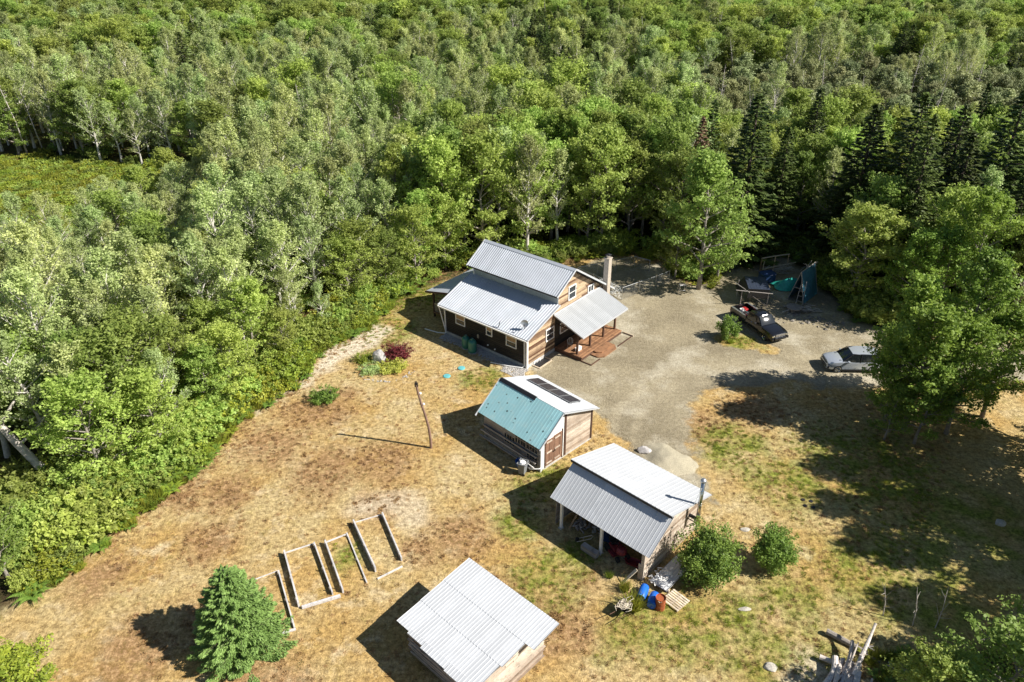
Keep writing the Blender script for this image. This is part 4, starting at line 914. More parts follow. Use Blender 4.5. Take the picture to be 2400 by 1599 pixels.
for k in range(1, 5): f = k/5; mb.beam((-.30, f*1.0, f*2.4), (.30, f*1.0, f*2.4), .035, .05)
mb.build('rungs', M_GREYBOARD, t)
# small dark-roofed shelter beside the pickup
t = thing('kennel_shelter', 'small dark sheet-roofed pole shelter directly behind the black pickup', 'shelter', (24.75, 70.0, 0), -.20)
mb = MB(); roof_sheet(mb, (-.7, -.95, 1.95), (1.45, -.8, 1.95), (1.1, 1.7, 2.15), (-1.0, 1.6, 2.15), .3, .01, .03, .03); mb.build('roof', M_SHEET, t)
mb = MB(); mb.add([(-1.4, -.6, 1.0), (-.7, -.93, 1.92), (-1.0, 1.55, 2.12), (-1.8, 1.3, 1.1)], [(0, 1, 2, 3)]); mb.add([(-.7, -.92, 1.92), (1.4, -.78, 1.92), (1.4, -.76, .9), (-.7, -.9, .9)], [(0, 1, 2, 3)]); mb.build('side_sheet', M_BLACKPL, t)
mb = MB(); mb.tube([(-1.9, -1.1, 1.75), (1.7, -1.0, 1.62)], .04, 7); mb.tube([(-1.9, .6, 1.8), (-.6, -1.3, 1.7)], .04, 7); mb.tube([(-.2, -1.0, 1.2), (1.25, -.9, .2)], .045, 6); mb.build('rail', M_GREYBOARD, t)
for x, y, h in ((-1.3, -1.05, 1.75), (1.3, -.98, 1.65), (-1.5, 1.2, 1.9), (.9, 1.4, 2.1)):
    mb = MB(); mb.tube([(x, y, 0), (x, y, h)], .045, 7); mb.build('post', M_GREYBOARD, t)
t = thing('cable_spool', 'flat wooden cable reel lying among scrap in front of the blue shelter', 'cable reel', (28.3, 67.9, 0), .4)
mb = MB(); mb.tube([(0, 0, .0), (0, 0, .06)], .75, 24); mb.tube([(0, 0, .5), (0, 0, .56)], .75, 24); mb.build('flanges', M_GREYBOARD, t); mb = MB(); mb.tube([(0, 0, .06), (0, 0, .5)], .3, 16); mb.build('core', M_GREYBOARD, t)
t = thing('scrap_timber', 'loose stack of grey boards and sticks at the foot of the ladder', 'scrap wood', (29.2, 68.0, 0), -.2); mb = MB()
for k in range(34): c = Vector((random.gauss(.1, .7), random.gauss(0, .35), random.uniform(.03, .45))); a = random.gauss(-.1, .5); d_ = Vector((math.cos(a), math.sin(a), random.uniform(-.12, .12)))*random.uniform(.3, .9); mb.beam(c-d_, c+d_, random.uniform(.06, .16), .03)
mb.build('boards', M_GREYBOARD, t)
pts = [(random.gauss(30.5, 1.6), random.gauss(65.6, .7)) for _ in range(40)]+[(random.gauss(28.6, 1.2), random.gauss(66.4, .5)) for _ in range(26)]
M_RUB = simple('dark_rubble', (.20, .18, .155), .95, var=.35)
stones('rubble', pts, .08, .24, M_RUB, 'scattered grey rubble on the shaded ground in front of the scrap wood', cat='rubble', seed=8)
t = thing('metal_stand', 'small grey tubular stand at the edge of the gravel under the trees', 'stand', (17.9, 72.2, 0), .2)
mb = MB()
for x in (-.35, .35):
    for y in (-.2, .2): mb.tube([(x, y, 0), (x, y, 1.0)], .022, 5)
mb.tube([(-.35, -.2, 1), (.35, -.2, 1), (.35, .2, 1), (-.35, .2, 1), (-.35, -.2, 1)], .022, 5); mb.tube([(-.35, -.2, .4), (.35, -.2, .4)], .018, 5); mb.build('frame', M_STEEL, t)
mb = MB(); mb.bb(-.33, .33, -.18, .18, .99, 1.02); mb.build('top', M_GREYBOARD, t)

# ------------------------------------------------------------------ vehicles
def loft(mb, st, m=0, caps=True):
    """st: list of (x, [(y,z)...]) half sections from the bottom edge round to the centre line; mirrored"""
    rings = []
    for x, h in st: rings.append([(x, y, z) for y, z in h]+[(x, -y, z) for y, z in h[::-1]])
    n = len(rings[0]); vs = [p for r in rings for p in r]
    fs = [(i*n+k, i*n+(k+1) % n, (i+1)*n+(k+1) % n, (i+1)*n+k) for i in range(len(rings)-1) for k in range(n)]
    if caps: fs += [tuple(range(n))[::-1], tuple((len(rings)-1)*n+k for k in range(n))]
    mb.add(vs, fs, m)
def smooth_obj(o, ang=35):
    for p in o.data.polygons: p.use_smooth = True
    try:
        o.data.set_sharp_from_angle(angle=R(ang))
    except Exception: pass
    return o
def bevel(o, w=.03, seg=2):
    b = o.modifiers.new('bevel', 'BEVEL'); b.width = w; b.segments = seg; b.limit_method = 'ANGLE'; b.angle_limit = R(28); return o
def wheel(parent, x, y, r, w, s_, spokes=5):
    m_ = MB(); prof = [(r*.62, -w/2), (r*.9, -w/2), (r, -w*.32), (r, w*.32), (r*.9, w/2), (r*.62, w/2)]
    T = Matrix.Rotation(-pi/2*s_, 3, 'X'); m_.lathe(prof, 28, (x, y, r), 0, .5, T); o = m_.build('wheel', M_TYRE, parent)
    smooth_obj(o, 40)
    m_ = MB(); m_.lathe([(.001, w*.30), (r*.12, w*.36), (r*.16, w*.30)], 16, (x, y, r), 0, .5, T); m_.lathe([(r*.56, w*.42), (r*.66, w*.52), (r*.66, -w*.3)], 28, (x, y, r), 0, .5, T)
    for k in range(spokes):
        a = 2*pi*k/spokes; c = T @ Vector((math.cos(a)*r*.36, math.sin(a)*r*.36, w*.34)); d = T @ Vector((math.cos(a), math.sin(a), 0))
        m_.beam(Vector((x, y, r))+c-d*r*.26, Vector((x, y, r))+c+d*r*.26, r*.16, .03)
    m_.build('rim', M_CHROME if r > .3 else M_STEEL, o)
    m_ = MB(); m_.tube([(x, y-.02*s_-w*.25*s_, r), (x, y+w*.1*s_, r)], r*.62, 20); m_.build('hub_well', M_BLACKPL, o)
    return o
# black pickup
ang = math.atan2(-.918, .396)
T = thing('pickup_truck', 'black pickup truck with a loaded bed and sun glare on its windscreen', 'pickup truck', (23.75, 64.45, 0), ang)
hw = .99
def sec(w, z0, zb, zt, cr=.06): return [(w*.86, z0), (w, z0+.14), (w, zb), (w-cr*.6, zt-cr*.4), (w-cr*2.2, zt), (w*.5, zt+.015)]
mb = MB()
loft(mb, [(3.02, sec(.90, .45, .72, .93, .10)), (2.9, sec(.96, .38, .78, 1.02, .10)), (2.5, sec(.985, .36, .85, 1.08, .09)), (1.9, sec(.99, .36, .92, 1.13, .08)), (1.35, sec(.99, .36, .95, 1.16, .07)), (.9, sec(.99, .36, .97, 1.10, .06)), (-.72, sec(.99, .36, .97, 1.08, .06)), (-.76, sec(.99, .36, .97, 1.08, .06))])
o = mb.build('body', M_TRUCK, T); smooth_obj(o)
mb = MB()                                           # bed: open box
mb.bb(-3.05, -.80, hw-.09, hw, .42, 1.16); mb.bb(-3.05, -.80, -hw, -hw+.09, .42, 1.16); mb.bb(-.88, -.80, -hw+.09, hw-.09, .42, 1.16); mb.bb(-3.05, -.88, -hw+.09, hw-.09, .55, .62)
o = bevel(mb.build('bed', M_TRUCK, T), .025)
mb = MB(); mb.bb(-3.11, -3.055, -hw+.02, hw-.02, .48, 1.15); o = bevel(mb.build('tailgate', M_TRUCK, T), .02); mb = MB(); mb.bb(-3.125, -3.111, -.14, .14, .98, 1.06); mb.build('handle', M_CHROME, o)
mb = MB(); mb.bb(-3.02, -.85, hw-.10, hw+.01, 1.165, 1.20); mb.bb(-3.02, -.85, -hw-.01, -hw+.10, 1.165, 1.20); mb.tube([(-2.95, hw-.05, 1.26), (-.95, hw-.05, 1.26)], .022, 6); mb.tube([(-2.95, -hw+.05, 1.26), (-.95, -hw+.05, 1.26)], .022, 6); mb.build('bed_rail', M_STEEL, T)
mb = MB()
cab = lambda w, z0, z1, wt: [(w, z0), (w*.985, z0+.05), (wt+.03, z1-.05), (wt-.05, z1), (wt*.4, z1+.02)]
loft(mb, [(1.32, [(.90, 1.06), (.90, 1.08), (.88, 1.10), (.85, 1.12), (.4, 1.13)]), (.62, cab(.95, 1.03, 1.80, .72)), (.2, cab(.96, 1.03, 1.86, .74)), (-.3, cab(.96, 1.03, 1.85, .73)), (-.62, cab(.95, 1.03, 1.78, .70)), (-.74, [(.93, 1.03), (.93, 1.06), (.80, 1.45), (.74, 1.55), (.3, 1.56)])])
o = mb.build('cab', M_TRUCK, T); smooth_obj(o, 30)
mb = MB(); vs = []                                   # curved windscreen set just proud of the cab
for j in range(9):
    for i in range(13):
        u = i/12*2-1; v = j/8; w_ = .83-.13*v; x = 1.30-.63*v+.03+.03*(1-u*u); z = 1.135+.665*v+.02+.02*(1-u*u)*(1-v)+.035*math.sin(pi*v)*(.4+.6*(1-u*u)); vs.append((x, u*w_, z))
mb.add(vs, [(j*13+i, j*13+i+1, (j+1)*13+i+1, (j+1)*13+i) for j in range(8) for i in range(12)]); mb.build('windscreen', M_GLASS, T, smooth=True)
for s_ in (-1, 1):
    mb = MB(); a = [(.62, s_*.962, 1.12), (-.60, s_*.962, 1.12), (-.52, s_*.80, 1.70), (.42, s_*.80, 1.74)]; mb.face(a if s_ > 0 else a[::-1]); mb.build('side_window', M_GLASS, T)
    mb = MB(); mb.bb(.62, .80, s_*1.12-.11, s_*1.12+.11, 1.10, 1.28); mb.beam((.68, s_*.96, 1.12), (.70, s_*1.06, 1.16), .05, .04); bevel(mb.build('mirror', M_BLACKPL, T), .02)
    mb = MB(); mb.box((2.99, s_*.72, .82), (.10, .36, .17), s_*-.18); bevel(mb.build('headlight', M_CHROME, T), .02)
    mb = MB(); mb.bb(-3.12, -3.10, s_*.93-.07, s_*.93+.07, .70, 1.1); mb.build('tail_light', M_RED, T)
    mb = MB(); mb.tube([(.0, s_*1.0, 1.0), (.16, s_*1.0, 1.0)], .015, 5); mb.build('door_handle', M_CHROME, T)
    for x in (2.02, -1.95): wheel(T, x, s_*.86, .39, .26, s_)
    mb = MB()
    for x in (2.02, -1.95):
        pts_ = [(x+.46*math.cos(a), s_*.995, .39+.46*math.sin(a)) for a in np.linspace(.05, pi-.05, 12)]; mb.tube(pts_, .03, 5)
    mb.build('wheel_arch', M_BLACKPL, T)
mb = MB(); mb.bb(3.02, 3.06, -.52, .52, .80, .86); mb.bb(3.01, 3.05, -.55, .55, .92, .97); mb.bb(3.01, 3.05, -.55, .55, .66, .70); mb.build('grille', M_CHROME, T)
mb = MB(); mb.bb(3.0, 3.03, -.55, .55, .70, .92); mb.build('grille_mesh', M_BLACKPL, T)
mb = MB(); mb.box((3.08, 0, .52), (.16, 1.3, .22)); mb.box((3.00, .78, .52), (.16, .40, .22), -.35); mb.box((3.00, -.78, .52), (.16, .40, .22), .35); bevel(mb.build('front_bumper', M_TRUCK, T), .03)
mb = MB(); mb.bb(-3.24, -3.13, -.9, .9, .42, .58); bevel(mb.build('rear_bumper', M_STEEL, T), .03)
mb = MB()
for k in range(2): mb.tube([(2.95, (-1)**k*.5, .99), (2.95, (-1)**k*.2, 1.0)], .012, 5)
def bedload(name, label, cat, x, y, z, f):
    p = loc2w(T, x, y); t_ = thing(name, label, cat, (p.x, p.y, z), ang); f(t_)
def f1(t_):
    m_ = MB(); m_.bb(-.3, .3, -.22, .22, 0, .28); bevel(m_.build('body', M_RED, t_), .04); m_ = MB(); m_.tube([(-.12, 0, .28), (-.12, 0, .38), (.12, 0, .38), (.12, 0, .28)], .02, 6); m_.build('handle', M_RED, t_)
bedload('fuel_can', 'red fuel can at the tailgate end of the pickup bed', 'fuel can', -2.6, .45, .63, f1)
def f1b(t_):
    m_ = MB(); m_.lathe([(.001, 0), (.2, 0), (.22, .25), (.12, .36), (.06, .4), (.001, .4)], 14); m_.build('body', M_RED, t_, smooth=True); m_ = MB(); m_.tube([(0, 0, .4), (.1, 0, .48)], .025, 6); m_.build('spout', M_BLACKPL, t_)
bedload('jerry_can', 'rounded red can at the cab end of the pickup bed', 'fuel can', -1.2, -.55, .63, f1b)
def f2(t_):
    m_ = MB(); m_.lathe([(.001, .02), (.17, .02), (.2, .36), (.215, .38), (.18, .36), (.15, .06), (.001, .06)], 16); m_.build('body', M_WHITE, t_); m_ = MB(); m_.tube([(-.2, 0, .36), (0, 0, .52), (.2, 0, .36)], .01, 5); m_.build('handle', M_STEEL, t_)
bedload('bucket', 'white bucket near the tailgate of the pickup bed', 'bucket', -2.45, -.1, .63, f2)
def f3(t_):
    m_ = MB()
    for k in range(9): a = random.uniform(-.3, .3); m_.tube([(-.7, random.uniform(-.25, .25), .1+k*.02), (.7, random.uniform(-.25, .25), .15+k*.02)], .025, 6)
    m_.build('poles', M_STEEL, t_); m_ = MB(); m_.lathe([(.22, .25), (.30, .3), (.22, .35), (.22, .25)], 16); m_.build('coil', M_BLACKPL, t_)
bedload('pipe_bundle', 'loose bundle of grey pipes lying along the pickup bed', 'pipes', -1.75, .05, .63, f3)
# silver SUV
ang2 = math.atan2(-.18, -.98)
ang2 = math.atan2(.03, -1.0)
V = thing('silver_suv', 'silver sport utility car half hidden under the trees at the driveway', 'car', (29.95, 57.35, 0), ang2)
s2 = lambda w, z0, zb, zt, cr=.10: [(w*.9, z0), (w, z0+.12), (w, zb), (w-cr*.4, zt-cr*.45), (w-cr*1.6, zt-.01), (w*.45, zt+.03)]
mb = MB(); loft(mb, [(2.42, s2(.70, .42, .66, .80, .16)), (2.34, s2(.84, .34, .72, .92, .16)), (2.1, s2(.95, .30, .80, 1.0, .14)), (1.6, s2(.99, .28, .86, 1.07, .12)), (1.0, s2(1.0, .28, .90, 1.12, .10)), (0, s2(1.0, .28, .93, 1.08, .08)), (-1.4, s2(1.0, .30, .96, 1.10, .08)), (-2.2, s2(.96, .34, .96, 1.08, .10)), (-2.42, s2(.86, .42, .9, 1.0, .12))])
o = mb.build('body', M_SILVER, V); smooth_obj(o)
mb = MB(); cb = lambda w, z0, z1, wt: [(w, z0), (w*.99, z0+.04), (wt+.02, z1-.06), (wt-.06, z1), (wt*.4, z1+.02)]
loft(mb, [(1.12, [(.88, 1.05), (.88, 1.07), (.86, 1.09), (.80, 1.12), (.4, 1.13)]), (.35, cb(.95, 1.03, 1.70, .72)), (-.4, cb(.96, 1.03, 1.78, .74)), (-1.5, cb(.95, 1.03, 1.74, .72)), (-2.1, cb(.9, 1.03, 1.60, .68)), (-2.35, [(.85, 1.03), (.85, 1.05), (.78, 1.10), (.7, 1.14), (.3, 1.15)])]); o = mb.build('cabin', M_GLASS, V); smooth_obj(o, 30)
mb = MB(); vs = []
for x, w_, z in ((.32, .70, 1.715), (-.4, .73, 1.80), (-1.5, .71, 1.765), (-2.12, .66, 1.62)): vs += [(x, -w_, z-.02), (x, -w_*.5, z+.012), (x, w_*.5, z+.012), (x, w_, z-.02)]
mb.add(vs, [(i*4+j, i*4+j+1, i*4+j+5, i*4+j+4) for i in range(3) for j in range(3)]); mb.build('roof_panel', M_SILVER, V, smooth=True)
for s_ in (-1, 1):
    mb = MB(); mb.beam((1.14, s_*.86, 1.09), (.34, s_*.74, 1.72), .05, .05); mb.beam((.30, s_*.73, 1.74), (-2.1, s_*.69, 1.64), .05, .05); mb.beam((-.35, s_*.965, 1.06), (-.4, s_*.76, 1.74), .06, .03); mb.build('pillar', M_BLACKPL, V)
    mb = MB(); mb.bb(.62, .82, s_*1.10-.12, s_*1.10+.12, 1.08, 1.24); bevel(mb.build('mirror', M_SILVER, V), .03)
    mb = MB(); mb.box((2.26, s_*.70, .80), (.20, .32, .12), s_*-.5); bevel(mb.build('headlight', M_CHROME, V), .02)
    mb = MB(); mb.box((1.25, s_*.62, 1.105), (.28, .10, .02), s_*.1); mb.build('bonnet_vent', M_BLACKPL, V)
    mb = MB(); mb.bb(-1.0, 1.05, s_*.99-.03, s_*.99+.03, .26, .36); mb.build('sill', M_BLACKPL, V)
    for x in (1.50, -1.45): wheel(V, x, s_*.88, .38, .26, s_, 10)
mb = MB(); mb.box((2.40, 0, .80), (.05, 1.1, .12)); mb.box((2.40, 0, .52), (.08, 1.2, .16)); mb.box((2.24, .80, .52), (.12, .34, .16), -.75); mb.box((2.24, -.80, .52), (.12, .34, .16), .75); mb.build('grille', M_BLACKPL, V)
mb = MB(); mb.box((2.43, 0, .67), (.03, 1.5, .03)); mb.box((2.43, 0, .40), (.05, 1.4, .03)); mb.box((2.30, .8, .42), (.05, .32, .03), -.75); mb.box((2.30, -.8, .42), (.05, .32, .03), .75); mb.build('bumper_trim', M_CHROME, V)

# ------------------------------------------------------------------ rocks, logs, heaps
def rock(name, label, cat, x, y, z, sx, sy, sz, mat, seed=0, group=None, res=3, rough_=.10):
    import bmesh
    bm = bmesh.new(); bmesh.ops.create_icosphere(bm, subdivisions=res, radius=1); r2 = random.Random(seed); dirs = [Vector((r2.gauss(0, 1), r2.gauss(0, 1), r2.gauss(0, 1))).normalized() for _ in range(14)]; offs = [r2.uniform(.62, .95) for _ in dirs]
    for v in bm.verts:
        p = v.co.normalized(); k = 1.
        for d, o_ in zip(dirs, offs):
            c = p.dot(d)
            if c > .2: k = min(k, o_/c)
        v.co = p*(k*(1-rough_)+rough_*r2.uniform(.9, 1.02)); v.co = Vector((v.co.x*sx, v.co.y*sy, v.co.z*sz))
    me = bpy.data.meshes.new(name); bm.to_mesh(me); bm.free(); me.materials.append(mat); a = me.attributes.new('tint', 'FLOAT', 'FACE')
    o = bpy.data.objects.new(name, me); COL.objects.link(o); o.location = (x, y, z); return tag(o, label, cat, group)
rock('boulder', 'tall pale grey boulder standing in the planted bed', 'boulder', -12.0, 58.6, .42, .70, .56, 1.18, M_ROCK, 14)
rock('boulder', 'dark flat boulder at the left rim of the gravel mound', 'boulder', 9.9, 45.6, .12, .65, .45, .30, M_ROCK, 9)
rock('fieldstone', 'flat pale fieldstone on the grass right of the big round bush', 'stone', 15.3, 37.3, .02, .38, .22, .10, M_STONE, 5)
rock('fieldstone', 'long narrow pale fieldstone on the grass below the pallet side', 'stone', 13.5, 30.8, .02, .42, .16, .10, M_STONE, 6)
rock('fieldstone', 'broad pale fieldstone near the bottom edge left of the log heap', 'stone', 13.9, 26.9, .02, .42, .34, .14, M_STONE, 7)
rock('fieldstone', 'pale fieldstone on the bare track in the trees shade at the far right', 'stone', 32.4, 37.8, .02, .45, .35, .22, M_STONE, 8)
stones('edging_stones', [(-11.2+2.45*math.cos(a)*random.uniform(.9, 1.1), 57.4+2.0*math.sin(a)*random.uniform(.9, 1.1)) for a in [random.uniform(3.3, 6.1) for _ in range(40)]], .05, .12, M_PEB, 'low edging of small pale stones along the front of the planted bed', seed=12)
# gravel mound
mb = MB(); n = 40; vs = []
for j in range(n):
    for i in range(n):
        x = (i/(n-1)-.5)*5.0; y = (j/(n-1)-.5)*5.4; r = math.hypot(x/1.9, y/2.15)*(1+.14*math.sin(3*math.atan2(y, x)+1)); z = .6*max(0, 1-r**1.4)+.14*float(fbm(x*2+9, y*2, 1., 4))-.10
        vs.append((x, y, z-.03))
mb.add(vs, [(j*n+i, j*n+i+1, (j+1)*n+i+1, (j+1)*n+i) for j in range(n-1) for i in range(n-1)])
M_MOUND = simple('fine_gravel', (.38, .34, .25), .95, var=.28, scale=14, bmp=.5); M_MOUND.node_tree.nodes['Principled BSDF'].inputs['Specular IOR Level'].default_value = .1
o = mb.build('gravel_mound', M_MOUND, None, smooth=True); o.location = (11.5, 44.4, 0); o.rotation_euler = (0, 0, .6); tag(o, 'low smooth mound of fine tan gravel behind the open-fronted shed', 'gravel mound')
# four small discs
for i, (x, y) in enumerate(((20.05, 40.15), (20.55, 40.0), (20.0, 39.55), (20.5, 39.4))):
    mb = MB(); mb.lathe([(.001, .05), (.13, .05), (.15, .02), (.15, 0)], 10, (x, y, 0)); tag(mb.build('flagstone', M_DARK), 'small dark square-set slab in the cluster of four on the lawn', 'slab', 'four small dark slabs on the lawn')
# log heap at the bottom
def log(name, label, p, q, r0, r1, mat=M_LOG, group=None, side=0, seed=0):
    rr = random.Random(seed); p = Vector(p); q = Vector(q); n_ = 7; off = Vector((rr.gauss(0, 1), rr.gauss(0, 1), rr.gauss(0, .5)))*.04*(q-p).length
    t_ = thing(name, label, 'log', p, 0, group); pts_ = [(q-p)*(i/(n_-1))+off*math.sin(pi*i/(n_-1)) for i in range(n_)]; m_ = MB(); m_.tube(pts_, [r0+(r1-r0)*i/(n_-1)+rr.uniform(-.01, .01) for i in range(n_)], 9); m_.build('trunk', mat, t_)
    if side:
        m_ = MB()
        for k in range(side):
            f = rr.uniform(.25, .85); b_ = pts_[int(f*(n_-1))]; d_ = Vector((rr.uniform(-1, 1), rr.uniform(-1, 1), rr.uniform(0, 1))).normalized()*rr.uniform(.2, .6); m_.tube([b_, b_+d_*.6, b_+d_], [r1*.5, r1*.35, r1*.2], 5)
        m_.build('branch_stub', mat, t_)
    return t_
log('fallen_log', 'long thin bleached log sticking up out of the heap towards the woods', (17.9, 26.0, .5), (19.75, 28.3, 1.75), .14, .07, side=5, seed=1)
log('fallen_log', 'thick short pale log lying across the left side of the heap', (16.1, 25.4, .35), (17.35, 27.1, .55), .17, .16, seed=2)
log('fallen_log', 'stubby pale log poking out at the upper left of the heap', (16.65, 27.35, .25), (17.6, 26.7, .3), .15, .13, seed=3)
log('fallen_log', 'dark weathered log lying on the grass above the heap', (17.65, 29.05, .22), (19.4, 27.6, .16), .19, .13, M_BARK, seed=4)
log('fallen_log', 'slim forked grey log pointing up in the middle of the heap', (17.7, 26.2, .6), (18.75, 27.7, .95), .06, .03, side=3, seed=5)
log('fallen_log', 'stout grey log with a broken top in the middle of the heap', (17.4, 26.2, .4), (18.6, 28.0, .7), .13, .10, seed=6)
log('fallen_log', 'short grey log lying right of the heap in the weeds', (19.0, 27.7, .15), (19.9, 27.1, .12), .10, .08, M_BARK, seed=7)
t = thing('split_wood_heap', 'heap of bleached split logs and slabs at the bottom edge', 'wood heap', (17.5, 25.6, 0)); 
for k in range(30):
    m_ = MB(); a = random.gauss(.95, .16); c = Vector((random.gauss(.0, .42), random.gauss(0, .5), .12+random.uniform(0, .5))); L = random.uniform(.6, 1.3); d_ = Vector((math.cos(a), math.sin(a), random.uniform(-.08, .1)))*L
    if k % 3: m_.tube([c-d_, c, c+d_], [random.uniform(.05, .13)]*3, 7)
    else: m_.beam(c-d_, c+d_, random.uniform(.2, .36), .05)
    m_.build('split_log', M_LOG, t)
t = thing('grey_boards', 'two thin grey boards lying among the leaves of the bottom-right tree', 'boards', (20.4, 26.4, .5), -.7)
mb = MB(); mb.beam((-.5, .1, 0), (.5, .1, .05), .07, .03); mb.beam((-.5, -.1, 0), (.5, -.12, .02), .07, .03); mb.build('board', M_GREYBOARD, t)
# bleached dead saplings in the shade
for i, (x, y, h, lb) in enumerate(((21.4, 30.3, 1.9, 'leafless dead sapling on the left of the three in the dark shade'), (22.8, 29.6, 2.3, 'leafless forked dead sapling in the middle of the three in the dark shade'), (24.0, 29.4, 2.6, 'leafless dead sapling on the right of the three in the dark shade'))):
    t = thing('dead_sapling', lb, 'dead sapling', (x, y, 0), 0, 'dead saplings in the shade'); r2 = random.Random(i+3); mb = MB(); tip = Vector((r2.uniform(-.4, .3), .2, h)); mb.tube([(0, 0, 0), tip*.5+Vector((.08, 0, 0)), tip], [.035, .025, .012], 6); mb.build('stem', M_DEADWOOD, t)
    mb = MB()
    for k in range(9): f = r2.uniform(.3, .95); d_ = Vector((r2.uniform(-1, 1), r2.uniform(-1, 1), r2.uniform(.4, 1.3)))*r2.uniform(.25, .6); b_ = tip*f; mb.tube([b_, b_+d_*.6, b_+d_], [.014, .01, .005], 4)
    mb.build('twigs', M_DEADWOOD, t)

# ------------------------------------------------------------------ vegetation: numpy leaf clouds on limbed trunks
def leaf_quads(C, Nn, size, aspect, rg):
    """C centres (n,3), Nn normals, size (n,), returns V (4n,3), Q (n,4): pointed leaf-clump rhombs"""
    n = len(C); a = rg.normal(size=(n, 3)); u = np.cross(Nn, a); u /= np.linalg.norm(u, axis=1)[:, None]+1e-9; v = np.cross(Nn, u)
    s = size[:, None]; fold = Nn*s*.18
    V = np.stack([C-u*s, C-v*s*aspect+fold, C+u*s, C+v*s*aspect+fold], 1).reshape(-1, 3)
    return V, np.arange(4*n).reshape(-1, 4)
class Veg:
    def __init__(s, seed): s.rg = np.random.default_rng(seed); s.V = []; s.Q = []; s.M = []; s.T = []; s.nv = 0; s.wood = MB()
    def add(s, V, Q, m, t):
        s.V.append(V); s.Q.append(Q+s.nv); s.nv += len(V); s.M.append(np.full(len(Q), m)); s.T.append(t)
    def leaves(s, cen, rad, n, size, aspect=.6, flat=.7, up=.5, shell=.55, origin=None):
        rg = s.rg; d = rg.normal(size=(n, 3)); d /= np.linalg.norm(d, axis=1)[:, None]; r = rg.random(n)**shell
        C = np.asarray(cen)+d*r[:, None]*np.array([rad, rad, rad*flat]); nn = d*.7+rg.normal(size=(n, 3))*.55; nn[:, 2] += up; nn /= np.linalg.norm(nn, axis=1)[:, None]
        V, Q = leaf_quads(C, nn, size*rg.uniform(.6, 1.35, n), aspect, rg); base = rg.random()*.45
        s.add(V, Q, 0, np.clip(base+rg.random(n)*.55, 0, 1))
    def mesh(s, name, mats_leaf, joined_wood=None):
        V = np.concatenate(s.V); Q = np.concatenate(s.Q); M = np.concatenate(s.M); Tn = np.concatenate(s.T); me = bpy.data.meshes.new(name); fast_mesh(me, V, Q)
        me.materials.append(mats_leaf); a = me.attributes.new('tint', 'FLOAT', 'FACE'); a.data.foreach_set('value', Tn.astype(np.float32)); return me
    def wmesh(s, name, mat):
        o = s.wood.build(name, mat); me = o.data; bpy.data.objects.remove(o); me.polygons.foreach_set('use_smooth', [True]*len(me.polygons)); return me

def broadleaf(seed, h, cr, cb, nl, spr, n_leaf, lsize, limbs_up=.75, dens=1., asp=.6, lean=0., flat=.8, droop=0., sub=6, rise=.35):
    """limbs carry side twigs; leaves hang in elongated sprays along every twig"""
    g = Veg(seed); rg = g.rg; r0 = h*.012+.03
    tp = [Vector((0, 0, -.4))]; bend = rg.normal(0, .025, 2)*h
    for i in range(1, 8): f = i/7; tp.append(Vector((bend[0]*f*f+lean*f*f*h+rg.normal(0, .06), bend[1]*f*f+rg.normal(0, .06), h*.9*f)))
    g.wood.tube(tp, [r0*(1.25 if i == 0 else 1)*(1-.85*i/7) for i in range(8)], 7)
    def at(f): k = min(6.999, f*7); i = int(k); return tp[i].lerp(tp[i+1], k-i)
    def spray(p, q, n, rad, base):
        n = max(6, int(n)); p = np.array(p); q = np.array(q); t = rg.random(n)**.75*1.15; r = rad*(1.15-.75*np.clip(t, 0, 1))
        off = rg.normal(size=(n, 3)); off *= (r/1.7)[:, None]; off[:, 2] *= flat; C = p+(q-p)*t[:, None]+off
        nn = off/(np.linalg.norm(off, axis=1)[:, None]+1e-6)*.6+rg.normal(size=(n, 3))*.5; nn[:, 2] += .45; nn /= np.linalg.norm(nn, axis=1)[:, None]
        V, Q = leaf_quads(C, nn, lsize*rg.uniform(.55, 1.35, n), asp, rg); g.add(V, Q, 0, np.clip(base+rg.random(n)*.5, 0, 1))
    for k in range(nl):
        f = cb+(1-cb)*((k+.5)/nl)**.85; az = k*2.4+rg.uniform(-.5, .5); u_ = (f-cb)/(1-cb); prof = (math.sin(pi*min(1, u_*.78+.22))**.6)*rg.uniform(.6, 1.2)
        L = cr*prof; b = at(min(.98, f)); el = limbs_up*(.35+.75*f)+rg.uniform(-.2, .2)
        d = Vector((math.cos(az)*math.cos(el), math.sin(az)*math.cos(el), math.sin(el))); mid = b+d*L*.5+Vector((0, 0, .04*L)); tip = b+Vector((d.x, d.y, d.z-droop))*L+Vector((0, 0, .10*L))
        rb = r0*(1-.85*f)*.55+.012; g.wood.tube([b, mid, tip], [rb, rb*.6, rb*.2], 5, cap=False); base = rg.random()*.5
        spray(mid, tip+(tip-mid)*.25, n_leaf*1.2, spr*1.1, base)
        for j in range(sub):
            ff = .25+.72*(j+rg.random())/sub; sb = b.lerp(mid, ff*2) if ff < .5 else mid.lerp(tip, ff*2-1); a2 = az+(-1)**j*rg.uniform(.4, 1.3); e2 = el*.6+rise+rg.uniform(-.4, .5); L2 = cr*rg.uniform(.22, .48)*(1.2-.5*ff)
            st = sb+Vector((math.cos(a2)*math.cos(e2), math.sin(a2)*math.cos(e2), math.sin(e2)))*L2
            if rg.random() < dens:
                if j % 2 == 0: g.wood.tube([sb, st], [rb*.35, rb*.12], 4, cap=False)
                spray(sb.lerp(st, .2), st, n_leaf*rg.uniform(.6, 1.2), spr*rg.uniform(.75, 1.2), np.clip(base+rg.normal(0, .12), 0, .6))
    for j in range(7):
        p = at(.80+.03*j); q = p+Vector((rg.normal(0, .45), rg.normal(0, .45), rg.uniform(.6, 1.5)))*cr*.30; spray(p, q, n_leaf, spr*.8, rg.random()*.5)
    return g
